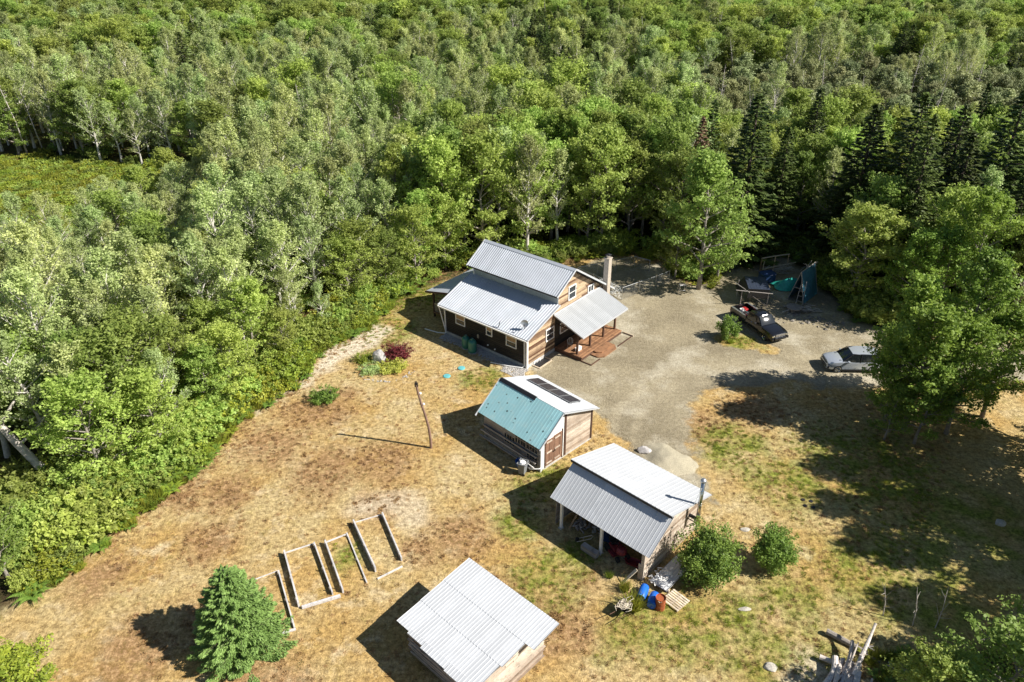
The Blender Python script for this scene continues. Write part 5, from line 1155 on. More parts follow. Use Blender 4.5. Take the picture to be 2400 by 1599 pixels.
def conifer(seed, h, cr, lsize, whorl=.42, droop=.25, per=8, fill=5, clear=.06, powr=.85, wid=.30, up=.25):
    g = Veg(seed); rg = g.rg; g.wood.tube([(0, 0, -.3), (rg.normal(0, .05), 0, h*.5), (0, 0, h)], [h*.014+.03, h*.008+.02, .012], 7)
    z = h*clear
    while z < h-.15:
        f = 1-z/h; L0 = cr*f**powr*(1+.0*z); k = max(4, int(per*(.5+.6*f))); off = rg.uniform(0, 6)
        for j in range(k):
            az = off+6.283*j/k+rg.uniform(-.2, .2); L = L0*rg.uniform(.72, 1.12)+.08; dr = droop*(.4+f)+rg.uniform(-.08, .08)
            n = max(4, int(L/.16))*fill; s_ = np.sqrt(rg.random(n))*.95+.05; zc = z-dr*s_*L+up*L*s_**3
            lat = (rg.random(n)-.5)*2*wid*L*(1.05-s_)**.6; ca, sa = math.cos(az), math.sin(az)
            C = np.stack([ca*s_*L-sa*lat, sa*s_*L+ca*lat, zc-np.abs(lat)*.25+rg.normal(0, .035, n)], 1)
            dirv = np.stack([ca-sa*lat/L*1.4, sa+ca*lat/L*1.4, np.full(n, -dr*.6)+rg.normal(0, .25, n)], 1)+rg.normal(0, .18, (n, 3)); dirv /= np.linalg.norm(dirv, axis=1)[:, None]
            nn = rg.normal(0, .35, (n, 3)); nn[:, 2] += 1; v = np.cross(nn, dirv); v /= np.linalg.norm(v, axis=1)[:, None]+1e-9; sz = (lsize*rg.uniform(.6, 1.3, n))[:, None]
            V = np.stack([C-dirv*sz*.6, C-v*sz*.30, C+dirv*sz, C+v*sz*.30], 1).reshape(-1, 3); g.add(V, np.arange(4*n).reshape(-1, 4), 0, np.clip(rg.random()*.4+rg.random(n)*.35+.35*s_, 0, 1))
            if j % 2 == 0: g.wood.tube([(0, 0, z), (ca*L*.9, sa*L*.9, z-dr*L*.9+up*L*.7)], [.02+.006*L, .006], 4, cap=False)
        z += whorl*(.65+.5*f)*rg.uniform(.85, 1.15)
    n = 60; g.leaves((0, 0, h-.25), .22, n, lsize*.7, .4, 1.6)
    return g
def bushveg(seed, rad, h, n, lsize, asp=.6, lumps=16):
    g = Veg(seed); rg = g.rg
    for k in range(9): a = rg.uniform(0, 6.28); g.wood.tube([(0, 0, -.1), (math.cos(a)*rad*.3, math.sin(a)*rad*.3, h*.4), (math.cos(a)*rad*.6, math.sin(a)*rad*.6, h*.75)], [.04, .03, .012], 5, cap=False)
    for k in range(lumps):
        d = rg.normal(size=3); d[2] = abs(d[2])*.9; d /= np.linalg.norm(d); kk = rg.uniform(.62, 1.18); c = (d[0]*rad*.66*kk, d[1]*rad*.66*kk, h*.20+d[2]*h*.54*kk); g.leaves(c, rad*rg.uniform(.24, .48), n//(lumps+3), lsize, asp, min(1., h/rad*.5), .4, .35)
    for k in range(lumps*2):
        d = rg.normal(size=3); d[2] = abs(d[2])+.25; d /= np.linalg.norm(d); p = np.array([d[0]*rad, d[1]*rad, h*.3+d[2]*h*.62]); L = rg.uniform(.12, .34)*rad; m_ = 22; t_ = rg.random(m_)[:, None]; C = p+d*t_*L+rg.normal(0, .05*rad, (m_, 3)); nn = rg.normal(size=(m_, 3)); nn[:, 2] += .6; nn /= np.linalg.norm(nn, axis=1)[:, None]; V, Q = leaf_quads(C, nn, lsize*rg.uniform(.6, 1.2, m_), asp, rg); g.add(V, Q, 0, .3+.6*rg.random(m_))
    g.leaves((0, 0, h*.48), rad*.72, n*3//(lumps+3), lsize, asp, h/rad*.55, .4, .25)
    return g
def snagtree(seed, h):
    g = Veg(seed); rg = g.rg; g.wood.tube([(0, 0, -.3), (rg.normal(0, .2), rg.normal(0, .2), h*.5), (rg.normal(0, .4), rg.normal(0, .4), h)], [.13, .09, .02], 7)
    for k in range(26): f = rg.uniform(.25, .97); a = rg.uniform(0, 6.28); L = (1.1-f)*2.0*rg.uniform(.4, 1.1); g.wood.tube([(0, 0, f*h), (math.cos(a)*L*.6, math.sin(a)*L*.6, f*h+L*.15), (math.cos(a)*L, math.sin(a)*L, f*h+L*.4)], [.03, .018, .006], 4, cap=False)
    g.leaves((0, 0, h*.8), .9, 40, .10, .5); return g
def tuftveg(seed, n, rad, h, lsize, lean=.5):
    g = Veg(seed); rg = g.rg; a = rg.uniform(0, 6.28, n); r = rad*rg.random(n)**.6; L = h*rg.uniform(.5, 1.1, n); base = np.stack([np.cos(a)*r*.5, np.sin(a)*r*.5, np.zeros(n)], 1)
    d = np.stack([np.cos(a)*lean*r/rad, np.sin(a)*lean*r/rad, np.ones(n)], 1)+rg.normal(0, .2, (n, 3)); d /= np.linalg.norm(d, axis=1)[:, None]; w = np.cross(d, rg.normal(size=(n, 3))); w /= np.linalg.norm(w, axis=1)[:, None]
    tip = base+d*L[:, None]; V = np.stack([base-w*lsize*.5, base+w*lsize*.5, tip+w*lsize*.12, tip-w*lsize*.12], 1).reshape(-1, 3); g.add(V, np.arange(4*n).reshape(-1, 4), 0, rg.random(n)); return g
def fernveg(seed, fr_=12, L=.9):
    g = Veg(seed); rg = g.rg
    for k in range(fr_):
        a = rg.uniform(0, 6.28); ll = L*rg.uniform(.6, 1.1); n = 16; s_ = np.linspace(.1, 1, n); ca, sa = math.cos(a), math.sin(a); zc = np.sin(s_*2.2)*ll*.55; C = np.stack([ca*s_*ll, sa*s_*ll, zc], 1)
        for sd_ in (-1, 1):
            w = (1.08-s_)*ll*.28; P1 = C+np.stack([-sa*w*sd_+ca*.04, ca*w*sd_+sa*.04, -.12*w], 1); t_ = np.stack([ca*np.ones(n), sa*np.ones(n), np.zeros(n)], 1)*(ll/n*.62)
            V = np.stack([C-t_, C+t_, P1+t_*.3, P1-t_*.3], 1).reshape(-1, 3); g.add(V, np.arange(4*n).reshape(-1, 4), 0, rg.random(n)*.6+.2)
    return g

PROTO = {}
def proto(kind, g, lm, wm, h, cat, nm):
    cm = g.mesh(kind+'_crown', lm) if g.V else None; wmh = g.wmesh(kind+'_trunk', wm) if g.wood.f else None
    PROTO.setdefault(kind, []).append(dict(crown=cm, trunk=wmh, h=h, cat=cat, name=nm, lm=lm, wm=wm))
for i in range(6): proto('maple', broadleaf(100+i, 11., 2.7+.2*i, .12, 30, .44, 31, .115, .80, sub=10, rise=.45), L_MAPLE, M_BARK, 11., 'maple tree', 'maple_tree')
for i in range(3): proto('tallmaple', broadleaf(120+i, 15., 2.8+.3*i, .26, 30, .46, 33, .120, .85, sub=10, rise=.45), L_MAPLE, M_BARK, 15., 'maple tree', 'maple_tree')
for i in range(6): proto('aspen', broadleaf(140+i, 13., 2.3+.18*i, .22, 28, .36, 24, .098, 1.05, .92, .55, lean=.06, rise=.7, sub=9), L_ASPEN, M_BIRCH, 13., 'aspen tree', 'aspen_tree')
for i in range(2): proto('scrub', broadleaf(160+i, 5.5, 2.3, .06, 22, .42, 38, .10, 1.15, .95, .5, rise=.7), L_SCRUB, M_BARK, 5.5, 'scrub tree', 'scrub_tree')
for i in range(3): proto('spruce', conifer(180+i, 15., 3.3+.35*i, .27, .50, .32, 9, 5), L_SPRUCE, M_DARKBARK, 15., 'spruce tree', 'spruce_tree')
for i in range(2): proto('snag', snagtree(200+i, 10.), L_ASPEN, M_DEADWOOD, 10., 'dead tree', 'dead_tree')
proto('bush', bushveg(220, 1.25, 2.4, 7500, .068, .62, 26), L_BUSH, M_BARK, 2.4, 'bush', 'round_bush')
proto('bigbush', bushveg(221, 2.1, 4.3, 21000, .082, .62, 44), L_BUSH, M_BARK, 4.3, 'bush', 'round_bush')
proto('midbush', bushveg(227, 1.62, 3.2, 13000, .075, .62, 34), L_BUSH, M_BARK, 3.2, 'bush', 'round_bush')
proto('edgebush', bushveg(222, 1.5, 1.9, 3600, .11, lumps=22), L_MAPLE, M_BARK, 1.9, 'bush', 'shrub')
proto('edgebush', bushveg(223, 1.6, 1.5, 3600, .10, lumps=22), L_WEED, M_BARK, 1.5, 'bush', 'shrub')

LABELS_USED = {}
def plant(kind, x, y, h, label, group=None, rz=None, wide=1., idx=None, tilt=(0, 0), cat=None, name=None, leafm=None, z=None):
    P = PROTO[kind][(int(abs(x*7.3+y*3.1)*10) if idx is None else idx) % len(PROTO[kind])]; s_ = h/P['h']
    o = thing(name or P['name'], label, cat or P['cat'], (x, y, gz(x, y) if z is None else z), (x*12.9+y*7.7) % 6.28 if rz is None else rz, group)
    o.rotation_euler = (tilt[0], tilt[1], o.rotation_euler.z); o.scale = (s_*wide, s_*wide, s_)
    for nm, key in (('trunk', 'trunk'), ('crown', 'crown')):
        if P[key] is not None:
            c = bpy.data.objects.new(nm, P[key]); COL.objects.link(c); c.parent = o
            if key == 'crown' and leafm: c.material_slots[0].link = 'OBJECT'; c.material_slots[0].material = leafm
    return o

# the solitary ones
gl = conifer(301, 6.0, 2.75, .100, .24, .12, 16, 20, .03, .68, .28, .24)
PROTO['lawnspruce'] = []; proto('lawnspruce', gl, L_LSPRUCE, M_DARKBARK, 6.0, 'spruce tree', 'spruce_tree')
plant('lawnspruce', -15.1, 28.5, 6.0, 'full pale green spruce standing alone on the lawn beside the garden beds', rz=.4)
plant('bigbush', 11.75, 33.4, 3.95, 'largest round bush, dense and glossy, against the end of the open-fronted shed', wide=.92, rz=1.)
plant('midbush', 16.1, 34.2, 2.9, 'smaller round bush standing free on the grass right of the largest one', wide=.95, rz=2.)
plant('bush', 20.3, 62.5, 2.4, 'small loose bush on the gravel edge beside the black pickup', wide=.85, rz=3.)
g = bushveg(330, .8, 1.0, 3000, .06, .3); PROTO['redbush'] = []; proto('redbush', g, L_RED, M_DARKBARK, 1.0, 'shrub', 'shrub'); plant('redbush', -10.6, 59.4, 1.25, 'burgundy-leaved mounded shrub beside the boulder', wide=1.45, z=0)
g = bushveg(331, 1.0, .55, 3600, .055, .7, 24); PROTO['lime'] = []; proto('lime', g, L_LIME, M_BARK, .55, 'ground cover', 'leafy_plant'); plant('lime', -10.7, 57.5, .55, 'lime-green mounded plant in front of the boulder', wide=1.25, z=0); 
PROTO['silverp'] = []; proto('silverp', bushveg(332, .8, .5, 2600, .05, .4, 20), L_ASPEN, M_BARK, .5, 'plant', 'leafy_plant'); plant('silverp', -12.5, 57.0, .55, 'silvery green plant at the left of the planted bed', wide=1.15, z=0)
plant('silverp', -13.3, 58.8, .6, 'green plant behind the boulder in the planted bed', wide=1.0, z=0, leafm=L_WEED)
PROTO['fern'] = []; proto('fern', bushveg(340, .95, .8, 2600, .075, .35, 20), L_BUSH, M_BARK, .8, 'plant', 'leafy_plant'); f_ = plant('fern', -15.6, 52.6, .95, 'dark green low plant clump standing alone at the lawn edge', z=0)
c = bpy.data.objects['crown'] if False else None
PROTO['tuft'] = []; proto('tuft', tuftveg(350, 260, .6, .9, .03), L_WEED, M_BARK, .9, 'weeds', 'grass_clump')
plant('tuft', 7.0, 31.0, 1.0, 'tall green weeds between the wheelbarrow and the blue drums', z=0, wide=1.3)
plant('tuft', 6.7, 32.3, .8, 'small weed clump in front of the corner of the open shed', z=0, wide=.9)
plant('tuft', 20.4, 61.7, .5, 'low bright weeds at the foot of the small loose bush', z=0)
plant('tuft', 5.9, 33.3, .5, 'low weed clump left of the leaning board', z=0)
# bottom corners
plant('maple', 23.6, 23.4, 7.4, 'broad bright green tree filling the bottom right corner', wide=1.6, idx=1, z=0)
plant('maple', 20.6, 23.9, 5.2, 'lower bright green tree right of the log heap at the bottom edge', wide=1.5, idx=2, z=0)
plant('maple', 27.4, 25.2, 7.0, 'bright green tree at the right end of the bottom edge', wide=1.5, idx=3, z=0)
plant('maple', -24.4, 24.1, 5.2, 'bright yellow-green tree top in the bottom left corner', wide=1.7, idx=0, z=0, leafm=L_WEED)
# right-hand group and yard edge trees
for i, (k, x, y, h, w_, lb, sy) in enumerate((
    ('maple', 31.7, 53.3, 6.4, 1.35, 'low tree of the right-hand group whose leaves cover the rear of the silver car', 4), ('maple', 30.6, 48.2, 11.2, 1.25, 'large front tree of the right-hand group, before the silver car', 1), ('maple', 30.6, 46.4, 7.2, 1.15, 'low dense tree at the foot of the right-hand group, overhanging the lawn', 2),
    ('maple', 33.6, 47.6, 9.6, 1.2, 'dense tree right of centre in the right-hand group', 3), ('tallmaple', 35.2, 51.5, 14.2, 1.05, 'tallest tree of the right-hand group', 0),
    ('maple', 37.6, 49.8, 10.2, 1.15, 'right end tree of the right-hand group, reaching the lit grass', 0), ('maple', 31.6, 51.2, 11.6, 1.1, 'tree at the back of the right-hand group beside the silver car', 1), ('maple', 28.5, 46.9, 5.0, 1.15, 'lowest leftmost tree of the right-hand group', 3),
    ('tallmaple', 43.2, 64.6, 14.0, 1.1, 'tall maple behind the right-hand group on the far verge of the driveway', 2), ('maple', 38.0, 65.2, 10.0, 1.1, 'dark-shaded maple between the driveway and the cluttered yard', 1), ('maple', 40.5, 64.6, 10.0, 1.1, 'maple on the far verge of the driveway behind the silver car', 3), ('maple', 29.6, 49.4, 8.2, 1.1, 'leftmost tree of the right-hand group, in front of the driveway', 2),
    ('maple', 34.9, 70.0, 10.6, 1.5, 'bright round-topped tree rising behind the blue tarp shelter', 2), ('maple', 19.9, 73.2, 14.6, 1.18, 'tall tree at the back corner of the gravel between pen and pickup', 1), ('maple', 22.4, 75.6, 9.5, 1.1, 'lower tree filling in right of the tall one behind the gravel', 0),
    ('maple', 17.9, 75.8, 8.0, 1.0, 'small tree hanging over the corner of the wire pen', 3), ('spruce', 25.9, 81.5, 18.4, 1.3, 'left tall dark spruce behind the cluttered yard', 0), ('spruce', 37.5, 79.5, 17.8, 1.3, 'dark spruce behind the tarp shelter, left of a taller one', 1), ('spruce', 41.4, 78.0, 19.4, 1.35, 'tall dark spruce with a pointed top behind the bright round-topped tree', 2),
    ('spruce', 50.6, 76.8, 19.8, 1.4, 'tallest dark spruce near the right edge', 0), ('spruce', 55.2, 78.8, 18.6, 1.35, 'dark spruce at the right edge behind the tallest one', 1), ('spruce', 45.3, 74.5, 16.5, 1.3, 'dark spruce between the two tallest ones, slightly nearer', 0), ('spruce', 53.4, 72.5, 15.5, 1.25, 'shorter dark spruce in front of the pair at the right edge', 1), ('spruce', 47.6, 81.0, 17.5, 1.25, 'dark spruce just left of the tallest one and behind it', 2), ('spruce', 31.0, 85.0, 14.0, 1.0, 'shorter dark spruce straight behind the pole rack', 2))):
    plant(k, x, y, h, lb, wide=w_, idx=sy, leafm=L_DEEP if k != 'spruce' and ('group' in lb or 'verge' in lb or 'driveway' in lb) else None)
o = plant('spruce', 21.6, 86.5, 15.0, 'dead reddish-brown spruce among the green trees left of the dark spruces', idx=1, wide=.85, leafm=L_DRY, cat='dead spruce')
# leaning dead trunk on the left
t = thing('leaning_dead_tree', 'thick pale leaning dead trunk with bare limbs at the left edge', 'dead tree', (-32.2, 41.6, 0)); mb = MB(); mb.tube([(0.2, 0, -.2), (-.9, .3, 2.0), (-2.4, .8, 4.0), (-3.9, 1.4, 6.2), (-4.8, 1.8, 8.5)], [.33, .30, .26, .20, .11], 10); mb.build('trunk', M_DEADWOOD, t)
for a, b, c_ in (((-2.0, .7, 3.4), (-.6, 1.6, 4.6), (.2, 2.2, 5.8)), ((-3.0, 1.0, 4.9), (-2.0, 2.8, 6.6), (-.6, 4.2, 8.4)), ((-3.8, 1.4, 6.1), (-3.2, 3.0, 8.0), (-3.4, 4.0, 10.0))):
    mb = MB(); mb.tube([a, b, c_], [.12, .07, .02], 6); mb.build('limb', M_DEADWOOD, t)

# forest
rf_ = np.random.default_rng(77); spots = []
def halfw(y): return .70*y+9
keyxy = [(o.location.x, o.location.y) for o in bpy.data.objects if o.parent is None and o.get('category', '').endswith(('tree', 'spruce'))]
y = 20.
while y < 268:
    st = 3.3 if y < 100 else (3.7 if y < 150 else 4.5); x = -halfw(y)
    while x < halfw(y):
        px, py = x+rf_.uniform(-.42, .42)*st, y+rf_.uniform(-.42, .42)*st; x += st; spots.append((px, py))
    y += st*.92
spots = np.array(spots); d = -sdist(spots[:, 0], spots[:, 1], CLEAR); bogd = sdist(spots[:, 0], spots[:, 1], BOG)
kd = np.array([min(math.hypot(a-b[0], c-b[1]) for b in keyxy) for a, c in spots])
vis = (d > 1.3) & (bogd < -.5) & (kd > np.where((spots[:, 0] > 22) & (spots[:, 1] > 68), 3.6, 2.4)) & ~((spots[:, 0] < -27.5) & (spots[:, 0] > -37) & (spots[:, 1] > 35.5) & (spots[:, 1] < 42.2)) & ~((spots[:, 1] < 28) & (np.abs(spots[:, 0]) < 33)) & ~((spots[:, 0] > 16) & (spots[:, 0] < 36) & (spots[:, 1] < 46)); spots = spots[vis]; d = d[vis]
nz = fbm(spots[:, 0], spots[:, 1], 22., 5); nz2 = fbm(spots[:, 0], spots[:, 1], 9., 8); rnd = rf_.random(len(spots)); rnd2 = rf_.random(len(spots))
trees = []
for (x, y), dd, n1, n2, a, b in zip(spots, d, nz, nz2, rnd, rnd2):
    scrubzone = (x > 30 and 106 < y < 166 and x < 110+y*.1) 
    if scrubzone and n1+a*.25 > .36: k = 'scrub'; h = 4.2+3.5*b; w_ = 1.15
    elif x > 22 and 60 < y < 103:
        k = 'spruce' if a < .12 else ('maple' if a < .8 else 'aspen'); h = (13.5+5*b) if k == 'spruce' else 9+4.5*b; w_ = 1.0
    elif -14 < x <= 22 and 80 < y < 100: k = 'tallmaple' if a < .45 else ('maple' if a < .8 else 'aspen'); h = 12+3.5*b; w_ = 1.0
    elif x < -12 and y < 103:
        pa = .9 if (y > 58 or dd > 7) else .35
        if dd < 4.5: pa = .12
        k = 'aspen' if a < pa else 'maple'; h = (9.5+4*b) if k == 'aspen' else (7.0+3.5*b); w_ = 1.22
        if dd < 4.5: h *= .72
        if x < -30 and y > 60 and x/y < -.40: h = min(h, 6.6+2*b)
    elif 86 < y < 168: k = 'aspen' if a < (.80 if x < 34 else .6)+.9*(n1-.5) else ('maple' if a < .975 else 'spruce'); h = 8.0+6.5*b; w_ = 1.15
    elif y >= 168: k = 'maple' if a < (.56 if x < 30 else .68)-1.3*(n1-.5) else ('aspen' if a < .975 else 'spruce'); h = 8+5.5*b; w_ = 1.3
    else: k = 'maple' if a < .8 else 'aspen'; h = 8+4*b; w_ = 1.05
    if dd < 4.5 and x < 14: k = 'maple' if k != 'aspen' else k; h = (4.5+4*b if dd < 3 else 6.5+3.5*b) if x < -14 else h
    if -28 < x+ y*.0 and y > 120 and -14 < x-(y-130)*.18 < 14 and n2 > .56 and a > .5: k = 'spruce'; h = 11+3*b
    trees.append((k, x, y, h, w_, dd, a))
def infront(x, y, m=0): return abs(x) < .66*y-.0+m and y > 24
vis_t = [t_ for t_ in trees if infront(t_[1], t_[2], 4.0)]; off_t = [t_ for t_ in trees if not infront(t_[1], t_[2], 4.0)]
vis_t.sort(key=lambda t_: math.hypot(t_[1], t_[2])-4*(t_[5] < 4)); near = []; far = []; cnt = {}
capn = {'maple': 150, 'tallmaple': 100, 'aspen': 250, 'spruce': 60, 'scrub': 0}
fam = {'maple': 'm', 'tallmaple': 'm'}
cap = {'m': 215, 'aspen': 215, 'spruce': 70, 'scrub': 0}
for t_ in vis_t:
    f = fam.get(t_[0], t_[0]); c_ = cnt.get(f, 0)
    if c_ < cap[f] and len(near) < 420: cnt[f] = c_+1; near.append(t_)
    else: far.append(t_)
def ZONE(x, y, dd, h=10):
    r = x/y
    colp = ('at the very left edge of the woods' if r < -.60 else 'just inside the left edge of the woods' if r < -.52 else 'in the woods left of the lawn spruce' if r < -.44 else 'above the lawn spruce' if r < -.33 else 'above the garden beds' if r < -.24 else 'above the boulder bed' if r < -.14 else 'behind the house porch end' if r < -.04 else
            'behind the house ridge' if r < .07 else 'behind the chimney' if r < .15 else 'behind the wire pen' if r < .24 else 'behind the gravel yard' if r < .31 else 'behind the black pickup' if r < .38 else 'behind the tarp shelter' if r < .46 else 'above the silver car' if r < .55 else 'at the right edge of the woods')
    row = 'front-row' if dd < 3.5 else 'second-row' if dd < 8 else 'third-row' if dd < 13 else 'fourth-row' if dd < 18 else 'mid-depth' if y < 92 else 'distant' if y < 112 else 'far distant'
    return row, colp
DESC = {'maple': 'leafy bright green maple', 'tallmaple': 'tall straight-trunked green maple', 'aspen': 'silvery pale aspen', 'spruce': 'dark pointed spruce', 'scrub': 'low grey-green scrub tree'}
for k, x, y, h, w_, dd, a in near:
    z_ = ZONE(x, y, dd, h); plant(k, x, y, h, z_[0]+' '+('tall ' if h > 12.5 and k != 'tallmaple' else 'small ' if h < 7.5 else '')+DESC[k]+' '+z_[1], z_[0]+' '+('tall ' if h > 12.5 and k != 'tallmaple' else 'small ' if h < 7.5 else '')+DESC[k]+'s '+z_[1], wide=w_*(.92+.2*a), tilt=(random.gauss(0, .03), random.gauss(.0, .03)))
# dead snags along the far side of the bog
for i, (x, y, h) in enumerate(((-79, 123.5, 11.5), (-76.5, 124, 10), (-74.5, 124.5, 11), (-71, 125.5, 9.5), (-67, 124, 9), (-50, 120.5, 8), (-36, 116, 8.5), (-30, 108, 9), (4, 118, 11), (-8, 100, 10))):
    z_ = 'standing at the far rim of the bog' if x < -35 else 'among the trees behind the house'; plant('snag', x, y, h, 'bleached leafless dead tree '+z_, 'bleached dead trees '+z_, tilt=(random.gauss(0, .06), random.gauss(-.05, .08)))

def scatter(name, label, meshes, pts, kind='stuff', cat=None):
    """one object: instances of the given meshes on points (x, y, z, rot, scale, index)"""
    pts = np.asarray(pts, float); me = bpy.data.meshes.new(name); me.vertices.add(len(pts)); me.vertices.foreach_set('co', np.ascontiguousarray(pts[:, :3], np.float32).reshape(-1))
    for nm, ty, arr in (('rot', 'FLOAT', pts[:, 3]), ('scl', 'FLOAT', pts[:, 4]), ('wid', 'FLOAT', pts[:, 6] if pts.shape[1] > 6 else np.ones(len(pts)))):
        a = me.attributes.new(nm, ty, 'POINT'); a.data.foreach_set('value', arr.astype(np.float32))
    a = me.attributes.new('idx', 'INT', 'POINT'); a.data.foreach_set('value', pts[:, 5].astype(np.int32))
    o = bpy.data.objects.new(name, me); COL.objects.link(o); tag(o, label, cat, kind=kind)
    col = bpy.data.collections.new(name+'_kinds')
    for i, m_ in enumerate(meshes): q = bpy.data.objects.new('%s_%02d' % (name, i), m_); col.objects.link(q)
    ng = bpy.data.node_groups.new(name, 'GeometryNodeTree'); ng.interface.new_socket('Geometry', in_out='INPUT', socket_type='NodeSocketGeometry'); ng.interface.new_socket('Geometry', in_out='OUTPUT', socket_type='NodeSocketGeometry')
    n = ng.nodes; l = ng.links; gi = n.new('NodeGroupInput'); go = n.new('NodeGroupOutput'); ci = n.new('GeometryNodeCollectionInfo'); ci.inputs[0].default_value = col; ci.inputs['Separate Children'].default_value = True; ci.inputs['Reset Children'].default_value = True
    ip = n.new('GeometryNodeInstanceOnPoints'); ip.inputs['Pick Instance'].default_value = True
    def na(nm, ty): q = n.new('GeometryNodeInputNamedAttribute'); q.data_type = ty; q.inputs[0].default_value = nm; return [s for s in q.outputs if s.enabled][0]
    cr = n.new('ShaderNodeCombineXYZ'); l.new(na('rot', 'FLOAT'), cr.inputs[2]); cs = n.new('ShaderNodeCombineXYZ')
    mw = n.new('ShaderNodeMath'); mw.operation = 'MULTIPLY'; sc = na('scl', 'FLOAT'); l.new(sc, mw.inputs[0]); l.new(na('wid', 'FLOAT'), mw.inputs[1]); l.new(mw.outputs[0], cs.inputs[0]); l.new(mw.outputs[0], cs.inputs[1]); l.new(sc, cs.inputs[2])
    l.new(gi.outputs[0], ip.inputs['Points']); l.new(ci.outputs[0], ip.inputs['Instance']); l.new(na('idx', 'INT'), ip.inputs['Instance Index']); l.new(cr.outputs[0], ip.inputs['Rotation']); l.new(cs.outputs[0], ip.inputs['Scale']); l.new(ip.outputs[0], go.inputs[0])
    md = o.modifiers.new('scatter', 'NODES'); md.node_group = ng; return o
def joined(P, nm):
    parts_ = [m_ for m_ in (P['trunk'], P['crown']) if m_ is not None]; V = []; F = []; T_ = []; MI = []; nv = 0; me = bpy.data.meshes.new(nm)
    for i, m_ in enumerate(parts_):
        co = np.empty(len(m_.vertices)*3, np.float32); m_.vertices.foreach_get('co', co); V.append(co.reshape(-1, 3)); t_ = np.empty(len(m_.polygons), np.float32); m_.attributes['tint'].data.foreach_get('value', t_)
        li = np.empty(len(m_.loops), np.int32); m_.loops.foreach_get('vertex_index', li); ls = np.empty(len(m_.polygons), np.int32); m_.polygons.foreach_get('loop_start', ls); ln = np.diff(np.append(ls, len(li)))
        ok = ln == 4; q = np.stack([li[ls[ok]+j] for j in range(4)], 1); F.append(q+nv); T_.append(t_[ok]); MI.append(np.full(len(q), i, np.int32)); nv += len(V[-1])
    fast_mesh(me, np.concatenate(V), np.concatenate(F)); me.polygons.foreach_set('material_index', np.concatenate(MI)); a = me.attributes.new('tint', 'FLOAT', 'FACE'); a.data.foreach_set('value', np.concatenate(T_))
    for k_ in ('trunk', 'crown'):
        if P[k_] is not None: me.materials.append(P[k_].materials[0])
    return me
order = ['maple', 'tallmaple', 'aspen', 'scrub', 'spruce', 'snag']; ms = []; base = {}
for k in order:
    base[k] = len(ms)
    for i, P in enumerate(PROTO[k]): ms.append(joined(P, 'j_%s_%d' % (k, i)))
pts = []
for k, x, y, h, w_, dd, a in far+[t_ for t_ in off_t if t_[2] < 120]:
    i = int(a*9973) % len(PROTO[k]); pts.append((x, y, gz(x, y), a*6.28, h/PROTO[k][i]['h'], base[k]+i, w_*(.9+.25*a)))
ea = np.array(pts)
for _ in range(150):
    y = rf_.uniform(105, 250); x = rf_.uniform(-.6, .6)*y
    if sdist([x], [y], BOG)[0] < -1: pts.append((x, y, gz(x, y), rf_.uniform(0, 6), rf_.uniform(.9, 1.25), base['snag']+rf_.integers(2), 1))
# casters east of the frame and the belt beside the lower right of the lawn
for x, y, h in ((39.5, 43.0, 13), (38.2, 39, 14), (37.6, 35.5, 14.5), (37.4, 32, 14), (41, 40, 13), (42, 36, 13),  (45, 33, 13), (42, 46, 12), (39.5, 25.4, 14), (36.5, 27.6, 12.5), (46, 43, 13), (41.5, 29.5, 12)):
    i = int(x*3) % 4; pts.append((x, y, 0, x, h/11., base['maple']+i, 1.05))
scatter('distant_forest', 'mass of mixed green forest stretching away behind the nearer trees', ms, pts)

# undergrowth, bog growth, grass tufts
um = [joined(P, 'u_%d' % i) for i, P in enumerate(PROTO['edgebush'])]+[fernveg(400, 14, .8).mesh('fern_a', L_BUSH), fernveg(401, 14, .7).mesh('fern_b', L_WEED), tuftveg(402, 160, .7, .7, .035).mesh('tuft_a', L_WEED)]
n = 9000; ux = rf_.uniform(-95, 95, n); uy = rf_.uniform(24, 125, n); dd = -sdist(ux, uy, CLEAR); bg = sdist(ux, uy, BOG); inv = np.abs(ux) < .7*uy+4
p_ = np.where(dd < 4, .95, .28); ok = (dd > -.2) & (bg < 0) & inv & (rf_.random(n) < p_) & ~((ux > 15) & (ux < 36) & (uy < 46) & (rf_.random(n) < .75)); ux, uy, dd = ux[ok], uy[ok], dd[ok]; zz_ = terrain(ux, uy)
left = ux < 0; idx = np.where(dd < .8, rf_.choice([2, 3, 4], len(ux)), rf_.choice([0, 1, 2, 3], len(ux), p=[.45, .25, .18, .12]))
sc = np.where(idx < 2, rf_.uniform(.45, 1.15, len(ux))*np.where(dd < 2.2, .6, 1.), rf_.uniform(.7, 1.3, len(ux)))
m2 = 26000; vx = rf_.uniform(-42, 44, m2); vy = rf_.uniform(22, 90, m2); vd = -sdist(vx, vy, CLEAR); k2 = (vd > -.5) & (vd < np.where(vx < -25, 9., 3.6)) & (sdist(vx, vy, BOG) < 0) & (rf_.random(m2) < np.where(vx < -12.5, .85, .22)) & ~((vx > 15) & (vy < 50)) & (np.abs(vx) < .7*vy+7) & ~((np.abs(vx-1) < 13) & (vy < 79))
vx, vy, vd = vx[k2], vy[k2], vd[k2]; i2 = np.where(vd < .9, rf_.choice([2, 3, 4], len(vx)), rf_.choice([0, 1, 2, 3], len(vx), p=[.42, .22, .22, .14])); s2_ = np.where(i2 < 2, rf_.uniform(.35, 1.3, len(vx))*np.where(vd < 1.8, .6, 1.), rf_.uniform(.5, 1.2, len(vx)))
q_ = np.array([(19.6+.9*math.cos(k*2.1)+.13*k*.5, 26.6+1.0*math.sin(k*1.7)) for k in range(40)]); vx, vy, vd = np.append(vx, q_[:, 0]), np.append(vy, q_[:, 1]), np.append(vd, np.zeros(40)); i2 = np.append(i2, np.tile([4, 3, 2, 4], 10)); s2_ = np.append(s2_, rf_.uniform(.4, .9, 40))
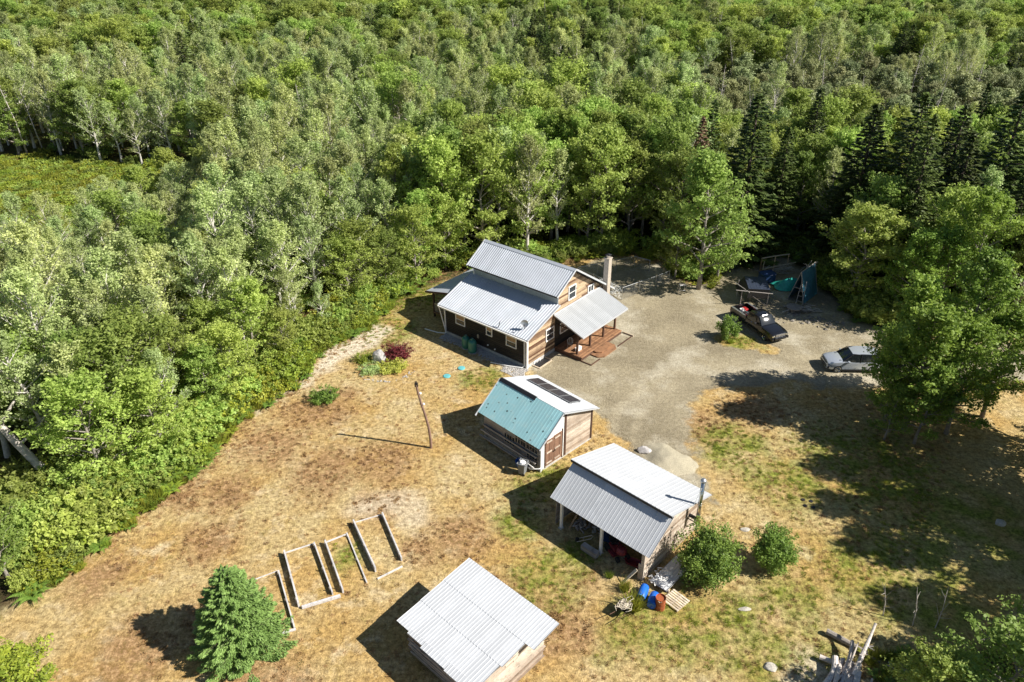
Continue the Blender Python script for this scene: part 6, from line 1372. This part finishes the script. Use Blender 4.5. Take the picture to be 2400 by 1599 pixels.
E_ = np.stack([vx, vy, terrain(vx, vy), rf_.uniform(0, 6.28, len(vx)), s2_, i2, rf_.uniform(.7, 1.35, len(vx))], 1); print('edge plants', len(vx))
scatter('undergrowth', 'undergrowth of shrubs, ferns and weeds on the forest floor', um, np.concatenate([np.stack([ux, uy, zz_, rf_.uniform(0, 6.28, len(ux)), sc, idx, rf_.uniform(.8, 1.3, len(ux))], 1), E_]))
n = 5200; ux = rf_.uniform(-112, -38, n); uy = rf_.uniform(90, 130, n); ok = sdist(ux, uy, BOG) > -.8; ux, uy = ux[ok], uy[ok]
bm_ = [bushveg(410, .8, .5, 700, .10, lumps=10).mesh('bog_a', L_WEED), bushveg(411, .7, .45, 700, .10, lumps=10).mesh('bog_b', L_MAPLE), tuftveg(412, 160, .7, .6, .05).mesh('bog_c', L_WEED)]
scatter('bog_vegetation', 'low yellow-green heath growing across the open bog', bm_, np.stack([ux, uy, terrain(ux, uy), rf_.uniform(0, 6, len(ux)), rf_.uniform(.6, 1.3, len(ux)), rf_.integers(0, 3, len(ux))], 1))
# weeds and grass tufts on the lawn: where the green patches are, along walls and the forest edge
gm = [tuftveg(420, 40, .22, .16, .018, 1.2).mesh('gt_a', L_WEED), tuftveg(421, 40, .22, .13, .018, 1.3).mesh('gt_b', L_GRASS), tuftveg(422, 60, .3, .25, .02, 1.).mesh('gt_c', L_BUSH), tuftveg(423, 40, .24, .12, .03, 1.3).mesh('gt_d', L_DEADWEED)]
n = 110000; ux = rf_.uniform(-32, 42, n); uy = rf_.uniform(19, 84, n); mk = masks(ux, uy); prob = np.clip(mk[1]*.4+mk[2]*.26+.05+sm(sdist(ux, uy, CLEAR), 2.5, -.5)*.8+.03-mk[0]*1.0-mk[3]*.15, 0, 1)
bldg = np.zeros(n, bool)
for b_, x0, x1, y0, y1 in ((H, -14, 4.3, -.5, 13), (S1, -6.2, .1, -.1, 5.8), (S2, -7, .1, -.0, 6.4), (S3, .9, 6.1, -5.1, -.3)):
    ca, sa = math.cos(b_.rotation_euler.z), math.sin(b_.rotation_euler.z); dx, dy = ux-b_.location.x, uy-b_.location.y; lx, ly = dx*ca+dy*sa, -dx*sa+dy*ca; bldg |= (lx > x0) & (lx < x1) & (ly > y0) & (ly < y1)
ok = (rf_.random(n) < prob*.75) & ~bldg & (np.abs(ux) < .68*uy+2); ux, uy = ux[ok], uy[ok]; gg = mk[1][ok]; r3 = rf_.random(len(ux))
bb_ = mk[2][ok]; idx = np.where(r3 < gg*.7, 0, np.where(rf_.random(len(r3)) < .15+.75*bb_, 3, 1))
scatter('lawn_tufts', 'short tufts of dry and green grass across the lawn', gm, np.stack([ux, uy, terrain(ux, uy), rf_.uniform(0, 6, len(ux)), rf_.uniform(.5, 1.25, len(ux)), idx], 1), cat=None)
print('near trees', len(near), cnt, 'far', len(pts))
